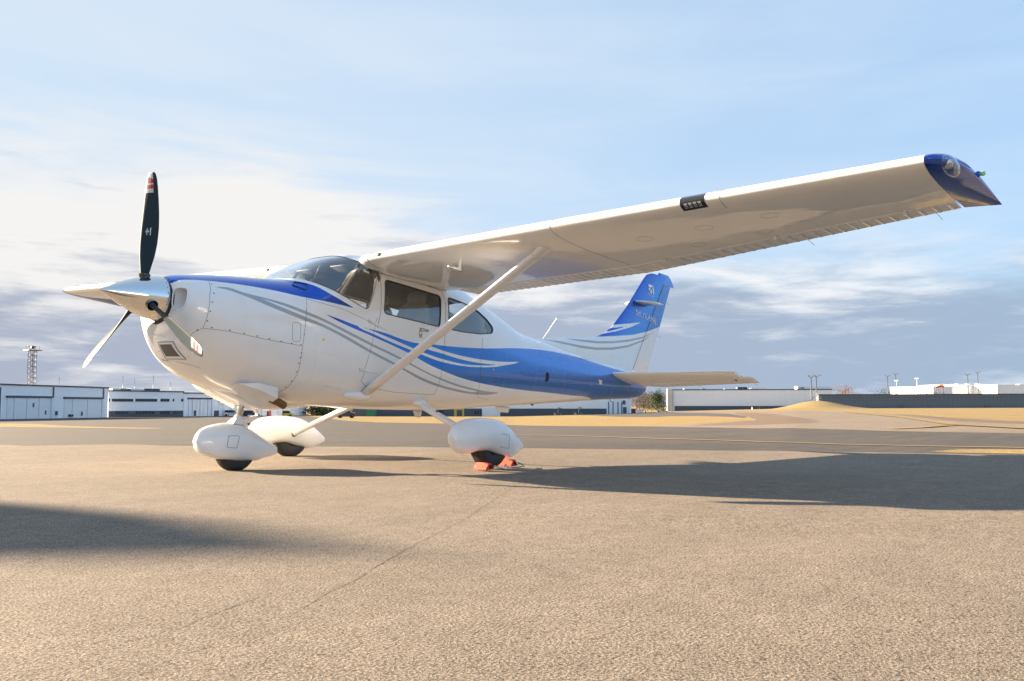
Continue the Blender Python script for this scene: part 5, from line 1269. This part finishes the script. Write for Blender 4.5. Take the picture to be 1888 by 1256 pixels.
for u, v, D, lb, w in ((1493.5,696,270,'left one of the two floodlight masts beside the metal stairs',0),(1503,695,276,'right one of the two floodlight masts beside the metal stairs',0),(1634,694.5,400,'shorter dark twin-lamp mast beyond the middle of the dark wall',0),(1649,691,410,'taller dark twin-lamp mast beyond the middle of the dark wall',0),(1650.5,702,380,'short white lamp mast in front of a dark twin-lamp mast',1),(1688,698,390,'white lamp mast standing alone between the two pairs of dark masts',1),(1781.5,692,400,'left dark mast of the pair above the far right white sheds',0),(1800,688,410,'right dark mast of the pair above the far right white sheds',0)):
    lamp_mast(u, v, D, lb, bool(w))
def mast_thin(u, v0, v1, D, label, nm='radio_mast', r=.06):
    p = place(u, D); h1 = height_at(p, v0); h0 = height_at(p, v1); tag(MB().tube([(p.x, p.y, p.z+max(0, h0)), (p.x, p.y, p.z+h1)], r, 5).build(nm, M['bmetal']), label, 'mast', 'thin radio masts above the left buildings')
for u, v, lb in ((112,695,'thin radio mast rising above the left hangar roof'),(229,693,'leftmost thin mast above the office block'),(251,699,'middle thin mast above the office block'),(285,692,'tallest thin mast above the office block'),(317,704,'rightmost short thin mast above the office block')): mast_thin(u, v, 723, 290, lb)
# wind sock
p = place(1736, 480); h = height_at(p, 711); t = empty('windsock', tuple(p)); tag(t, 'small red windsock above the distant white sheds', 'windsock')
MB().tube([(0,0,0),(0,0,h)], .12, 6).build('pole', M['bmetal'], t); MB().tube([(0,0,h),(R2.x*-2.0,R2.y*-2.0,h-.4),(R2.x*-4.2,R2.y*-4.2,h-1.2)], [.9,.7,.4], 10).build('sock', M['redp'], t)
# metal stairs by the dark wall
p = place(1500, 272); t = empty('metal_stairs', tuple(p), (0, 0, math.atan2(R2.y, R2.x))); tag(t, 'grey metal access stairs at the left end of the dark wall', 'stairs')
hS = height_at(p, 731)
for k in range(9): MB().box((-1.5+k*.28, 0, .3+k*(hS-.3)/9), (.34, 1.4, .08)).build('tread', M['bmetal'], t, False)
for sy in (-.7, .7): MB().tube([(-1.7, sy, 1.2), (1.0, sy, hS+.9)], .06, 5).build('handrail', M['bmetal'], t)
for sx in (-1.0, .9): 
    for sy in (-.7, .7): MB().tube([(sx, sy, 0), (sx, sy, hS if sx > 0 else hS*.35)], .09, 5).build('support', M['bmetal'], t)
for k in range(5): MB().box((1.2, 0, .5+k*(hS-.2)/5), (1.0, 1.5, .10)).build('landing', M['bwall2'], t, False)

def vehicle(u, v, w_, h_, ln, m, label, cat='car', D=None, heading=0.0, kind='parked_car'):
    p = ground_at(u, v) if D is None else place(u, D); a = math.atan2(R2.y, R2.x)+heading; t = empty(kind, tuple(p), (0, 0, a)); tag(t, label, cat)
    L = ln/2; W = w_/2
    secs = []
    for y, k in ((-W, .90), (-W*.92, 1.0), (W*.92, 1.0), (W, .90)):
        secs.append([(-L*k, y, .35), (L*k, y, .35), (L*k, y, h_*.55), (L*.62*k, y, h_*.60), (-L*.95*k, y, h_*.60)])
    MB().loft(secs).build('body', m, t, True, ang=30)
    secs = []
    for y, k in ((-W*.85, .96), (-W*.80, 1.0), (W*.80, 1.0), (W*.85, .96)): secs.append([(-L*.92, y, h_*.60), (L*.55, y, h_*.60), (L*.30*k, y, h_), (-L*.80*k, y, h_)])
    MB().loft(secs).build('window', M['bglass'], t, True, ang=30); MB().box((-L*.25, 0, h_+.02), (L*1.05, W*1.5, .06)).build('roof', m, t, False)
    for x in (-L*.62, L*.62):
        for y in (-W, W): MB().tube([(x, y-.1, .34), (x, y+.1, .34)], .34, 12).build('wheel', M['tyre2'], t)
    return t
vehicle(117, 771, 1.8, 1.7, 4.2, M['car_dark'], 'dark car parked before the left hangar between its doors')
vehicle(427, 767.3, 1.9, 1.8, 4.6, M['car_white'], 'pale car parked by the hangar row left of the nose leg')
vehicle(461, 767.5, 1.9, 1.7, 4.4, M['car_dark'], 'dark car parked by the hangar row right of the nose leg')
vehicle(638, 771, 2.0, 2.3, 4.6, M['car_dark'], 'black off-road vehicle on the grass edge right of the far main leg', 'off-road vehicle', kind='off_road_vehicle')
vehicle(718, 767.4, 1.9, 1.9, 5.0, M['car_white'], 'left one of the two white vehicles by the charcoal wall', 'van', kind='parked_van')
vehicle(745, 767.4, 1.9, 1.9, 4.6, M['car_white'], 'right one of the two white vehicles by the charcoal wall', 'van', kind='parked_van')
vehicle(530, 769, 1.6, 1.7, 3.0, M['byellow'], 'small yellow tug parked near the right end of the hangar row', 'tug', kind='tow_tug')
def bin_(u, v, d, m, label, D=None, nm='dumpster', cat='dumpster'):
    p = ground_at(u, v) if D is None else place(u, D); t = empty(nm, tuple(p), (0, 0, math.atan2(R2.y, R2.x))); tag(t, label, cat)
    MB().box((0, 0, d[2]/2+.08), d).build('container', M[m], t, False); MB().box((0, 0, d[2]+.12), (d[0]*1.04, d[1]*1.04, .08)).build('lid', M['bdark'], t, False)
    for k in range(4): MB().box((-d[0]/2+d[0]*(k+.5)/4, -d[1]/2-.04, d[2]/2+.08), (.10, .07, d[2]*.9)).build('rib', M[m], t, False)
bin_(685, 768, (2.8, 1.6, 1.8), 'bgreen', 'green container by the charcoal wall beside the white vehicles')
bin_(974, 767, (1.6, 1.2, .8), 'bgreen', 'small green bin on the grass by the long building', nm='waste_bin', cat='bin')
bin_(1168, 762.5, (1.3, 1.2, 1.3), 'bdark', 'dark green box at the right end of the long building', nm='utility_box', cat='utility box')
bin_(1180, 761.5, (1.7, 1.2, .8), 'bwall2', 'low white box right of the dark green utility box', nm='utility_box', cat='utility box')
def table(u, v, label):
    p = ground_at(u, v); t = empty('picnic_table', tuple(p), (0, 0, math.atan2(R2.y, R2.x)+.1)); tag(t, label, 'picnic table', 'picnic tables by the charcoal wall')
    MB().box((0, 0, .76), (2.4, .8, .08)).build('table_top', M['bdark'], t, False)
    for y in (-.75, .75): MB().box((0, y, .45), (2.4, .3, .06)).build('bench', M['bdark'], t, False)
    for x in (-.8, .8): MB().tube([(x, -.8, 0), (x, 0, .74), (x, .8, 0)], .05, 4).build('leg', M['bdark'], t)
    MB().tube([(0,0,.8),(0,0,2.1)], .04, 5).add([(0,0,2.4)]+[(1.3*math.cos(a),1.3*math.sin(a),2.0) for a in np.linspace(0,5.5,8)], [(0,i,i % 8+1) for i in range(1,9)]).build('shade', M['bdark'], t, False)
table(1029, 766.8, 'left dark picnic table before the charcoal wall'); table(1067, 766.5, 'right dark picnic table before the charcoal wall')
def post(u, v, h, r, m, label, nm='bollard', cat='bollard', grp='posts beside the service road'):
    p = ground_at(u, v); t = empty(nm, tuple(p)); tag(t, label, cat, grp); MB().tube([(0,0,0),(0,0,h)], [r, r*.9], 8).build('post', M[m], t); MB().tube([(0,0,h),(0,0,h+.12)], [r*1.15,r*.4], 8).build('cap', M['bdark'], t)
for u, v, h, r, m, lb in ((1181,760.5,.9,.16,'redp','red hydrant-like post beside the service road'),(1190,761,.7,.16,'bdark','short dark post just right of the red post'),(1213,762,.7,.16,'bdark','short dark post left of the low barrier'),(1258,754.8,1.6,.12,'bdark','tall dark post before the pale warehouse wall'),(1387,755.3,.9,.18,'bwall2','white marker post on the grass before the dark base strip'),(1400,754.8,.9,.08,'bdark','thin dark marker post beside the white marker post'),(1169.5,757,4.2,.09,'bwall2','white pole standing before the bare trees')): post(u, v, h, r, m, lb)
p = ground_at(1222, 762); t = empty('road_barrier', tuple(p), (0, 0, math.atan2(R2.y, R2.x))); tag(t, 'low dark barrier beside the service road', 'barrier'); MB().box((0,0,.55), (2.6,.12,.25)).build('rail', M['bdark'], t, False)
for x in (-1.1, 1.1): MB().box((x,0,.25), (.15,.15,.5)).build('post', M['bdark'], t, False)
for u, v, m, lb in ((403,767.2,'car_dark','dark gas cart beside the hangar door'),(496,767.5,'redp','small red cart before the hangar row')):
    p = ground_at(u, v); t = empty('ground_cart', tuple(p)); tag(t, lb, 'cart'); MB().box((0,0,.9), (1.0,.8,1.3)).build('cabinet', M[m], t, False)
    for x in (-.35,.35): MB().tube([(x,-.45,.2),(x,.45,.2)], .2, 8).build('wheel', M['tyre2'], t)

# ------------------------------------------------------------------ trees
def leaf_mat(name, c1, c2):
    m, t, b = new_mat(name); tc = N(t, 'ShaderNodeTexCoord'); t.links.new(mixc(t, smooth(t, noise(t, tc.outputs['Object'], .8, 3, .6), .35, .65), c1, c2), b.inputs['Base Color']); b.inputs['Roughness'].default_value = .8; b.inputs['Specular IOR Level'].default_value = .2; return m
M['leafE'] = leaf_mat('evergreen_foliage', (.02,.038,.012), (.045,.075,.022)); M['leafO'] = leaf_mat('olive_foliage', (.045,.047,.022), (.075,.07,.035)); M['leafB'] = leaf_mat('bare_twigs', (.085,.058,.048), (.13,.09,.075))
M['leafR'] = leaf_mat('russet_foliage', (.17,.075,.035), (.22,.11,.06)); M['bark'] = mat('bark', (.12,.09,.07), .9, var=.3, vscale=4)
def tree(p, h, w, m, label, n=700, conical=False, leaf=.32, seed=0, grp=None, trunk=.16):
    rn = np.random.default_rng(seed); t = empty('tree', tuple(p)); tag(t, label, 'tree', grp)
    mb = MB(); mb.tube([(0,0,0),(.05,.02,h*.4),(0,0,h*.92)], [trunk*1.2,trunk*.8,.03], 7)
    clumps = []
    for k in range(26 if not conical else 34):
        if conical: z = h*(.10+.88*rn.random()**.8); rad = w/2*(1-(z/h))**.8+.15*w/2*rn.random(); a = rn.random()*6.283; q = rad*(.45+.55*rn.random()); c = np.array([math.cos(a)*q, math.sin(a)*q, z])
        else:
            z = h*(.30+.62*rn.random()); rad = w/2*math.sqrt(max(.05, 1-((z/h-.60)/.42)**2)); a = rn.random()*6.283; q = rad*math.sqrt(rn.random()); c = np.array([math.cos(a)*q, math.sin(a)*q, z])
        clumps.append(c); mb.tube([(0,0,max(.2*h, c[2]-.25*h*rn.random()-.1*h)), tuple(c)], [.05*trunk/.16,.015], 4)
    mb.build('trunk', M['bark'], t)
    V = []; F = []; cs = (w*.17)
    for k in range(n):
        c = clumps[k % len(clumps)] + rn.normal(0, 1, 3)*np.array([cs, cs, cs*.75])
        if c[2] < .05*h: continue
        a, b = rn.normal(0, 1, 3), rn.normal(0, 1, 3); a /= np.linalg.norm(a); b -= a*np.dot(a, b); b /= np.linalg.norm(b); s_ = leaf*(.5+rn.random()); i = len(V)
        V += [tuple(c+a*s_), tuple(c+b*s_*.6), tuple(c-a*s_), tuple(c-b*s_*.6)]; F.append((i, i+1, i+2, i+3))
    tag(mk('crown', V, F, m, t, False), kind='stuff'); return t
rn_ = random.Random(4)
TG = 'bare and olive trees between the long building and the warehouse'
for k, (u, vt, D, w, mm, n, lf, lb) in enumerate(((1172,729,345,7,'leafB',500,.16,'bare reddish tree at the left of the group, next to the building end'),(1184,727,350,8,'leafO',900,.26,'olive tree second from the left in the group'),(1193,724.5,355,8,'leafO',800,.26,'tall olive tree left of the dense green conifer'),(1199,728,340,6,'leafB',500,.16,'bare tree directly left of the dense green conifer'),(1210,724,330,6.5,'leafE',1700,.26,'dense green conifer in the middle of the tree group'),(1222,720.5,350,9,'leafB',1100,.15,'tallest bare pinkish tree right of the green conifer'),(1229,722,356,7,'leafB',700,.15,'bare pinkish tree nearest the pale warehouse corner'),(1177,731,360,6,'leafB',420,.16,'small bare tree behind the white pole'))):
    p = place(u, D); tree(p, height_at(p, vt), w, M[mm], lb, int(n*2.4), mm == 'leafE' and k == 4, lf*.66, 10+k, TG)
for k, (u, vt, D, w, mm, n, lb) in enumerate(((578,750,300,10,'leafB',500,'bare tree at the right end of the hangar row'),(592,752,300,9,'leafB',500,'bare tree second from the hangar row end'),(606,753,296,9,'leafE',1300,'dark evergreen bush just left of the far main leg'),(622,752,305,10,'leafB',500,'bare tree behind the black off-road vehicle'),(640,752,310,9,'leafO',700,'olive tree right of the black off-road vehicle'))):
    p = place(u, D); tree(p, height_at(p, vt), w, M[mm], lb, n, False, .3, 40+k, 'trees seen under the belly')
for k, (u, vt, w, lb) in enumerate(((1556,713.5,7.5,'orange brown tree top above the left part of the dark wall'),(1628,717,10,'faint bare tree top beside the dark twin-lamp masts'),(1716,719,9,'low bare tree top left of the white sheds'))):
    p = place(u, 420); tree(p, height_at(p, vt), w, M['leafR' if k == 0 else 'leafB'], lb, 2600 if k == 0 else 1500, False, .17, 60+k, 'tree tops beyond the dark wall')
# unseen silo shape added on the sunward side to cast the left foreground shadow
x_, y_ = -12.72, 28.37; z_ = float(gz(x_, y_)); t = empty('shadow_caster_silo', (x_, y_, z_)); tag(t, 'unseen silo-shaped shadow caster with a domed roof, added beyond the apron edge', 'silo'); hs = 8.97-z_
MB().loft([[(.92*math.cos(a), .92*math.sin(a), z) for a in np.linspace(0, 2*math.pi, 41)[:-1]] for z in (-.3, hs-1.02)]).build('shell', M['bwall'], t, True, ang=40)
MB().loft([[(r*math.cos(a), r*math.sin(a), z) for a in np.linspace(0, 2*math.pi, 41)[:-1]] for r, z in ((.95, hs-1.018), (.82, hs-.80), (.62, hs-.54), (.34, hs-.38), (.14, hs-.27), (.03, hs-.22))]).build('domed_roof', M['bmetal'], t, True, ang=40)
for z in np.arange(.8, hs-1.1, 1.1): MB().tube([(.93*math.cos(a), .93*math.sin(a), z) for a in np.linspace(0, 2*math.pi, 33)], .02, 5, cap=False).build('hoop', M['bmetal'], t)
MB().tube([(0, 0, hs-.24), (0, 0, hs-.12)], .03, 8).build('vent_pipe', M['bmetal'], t)
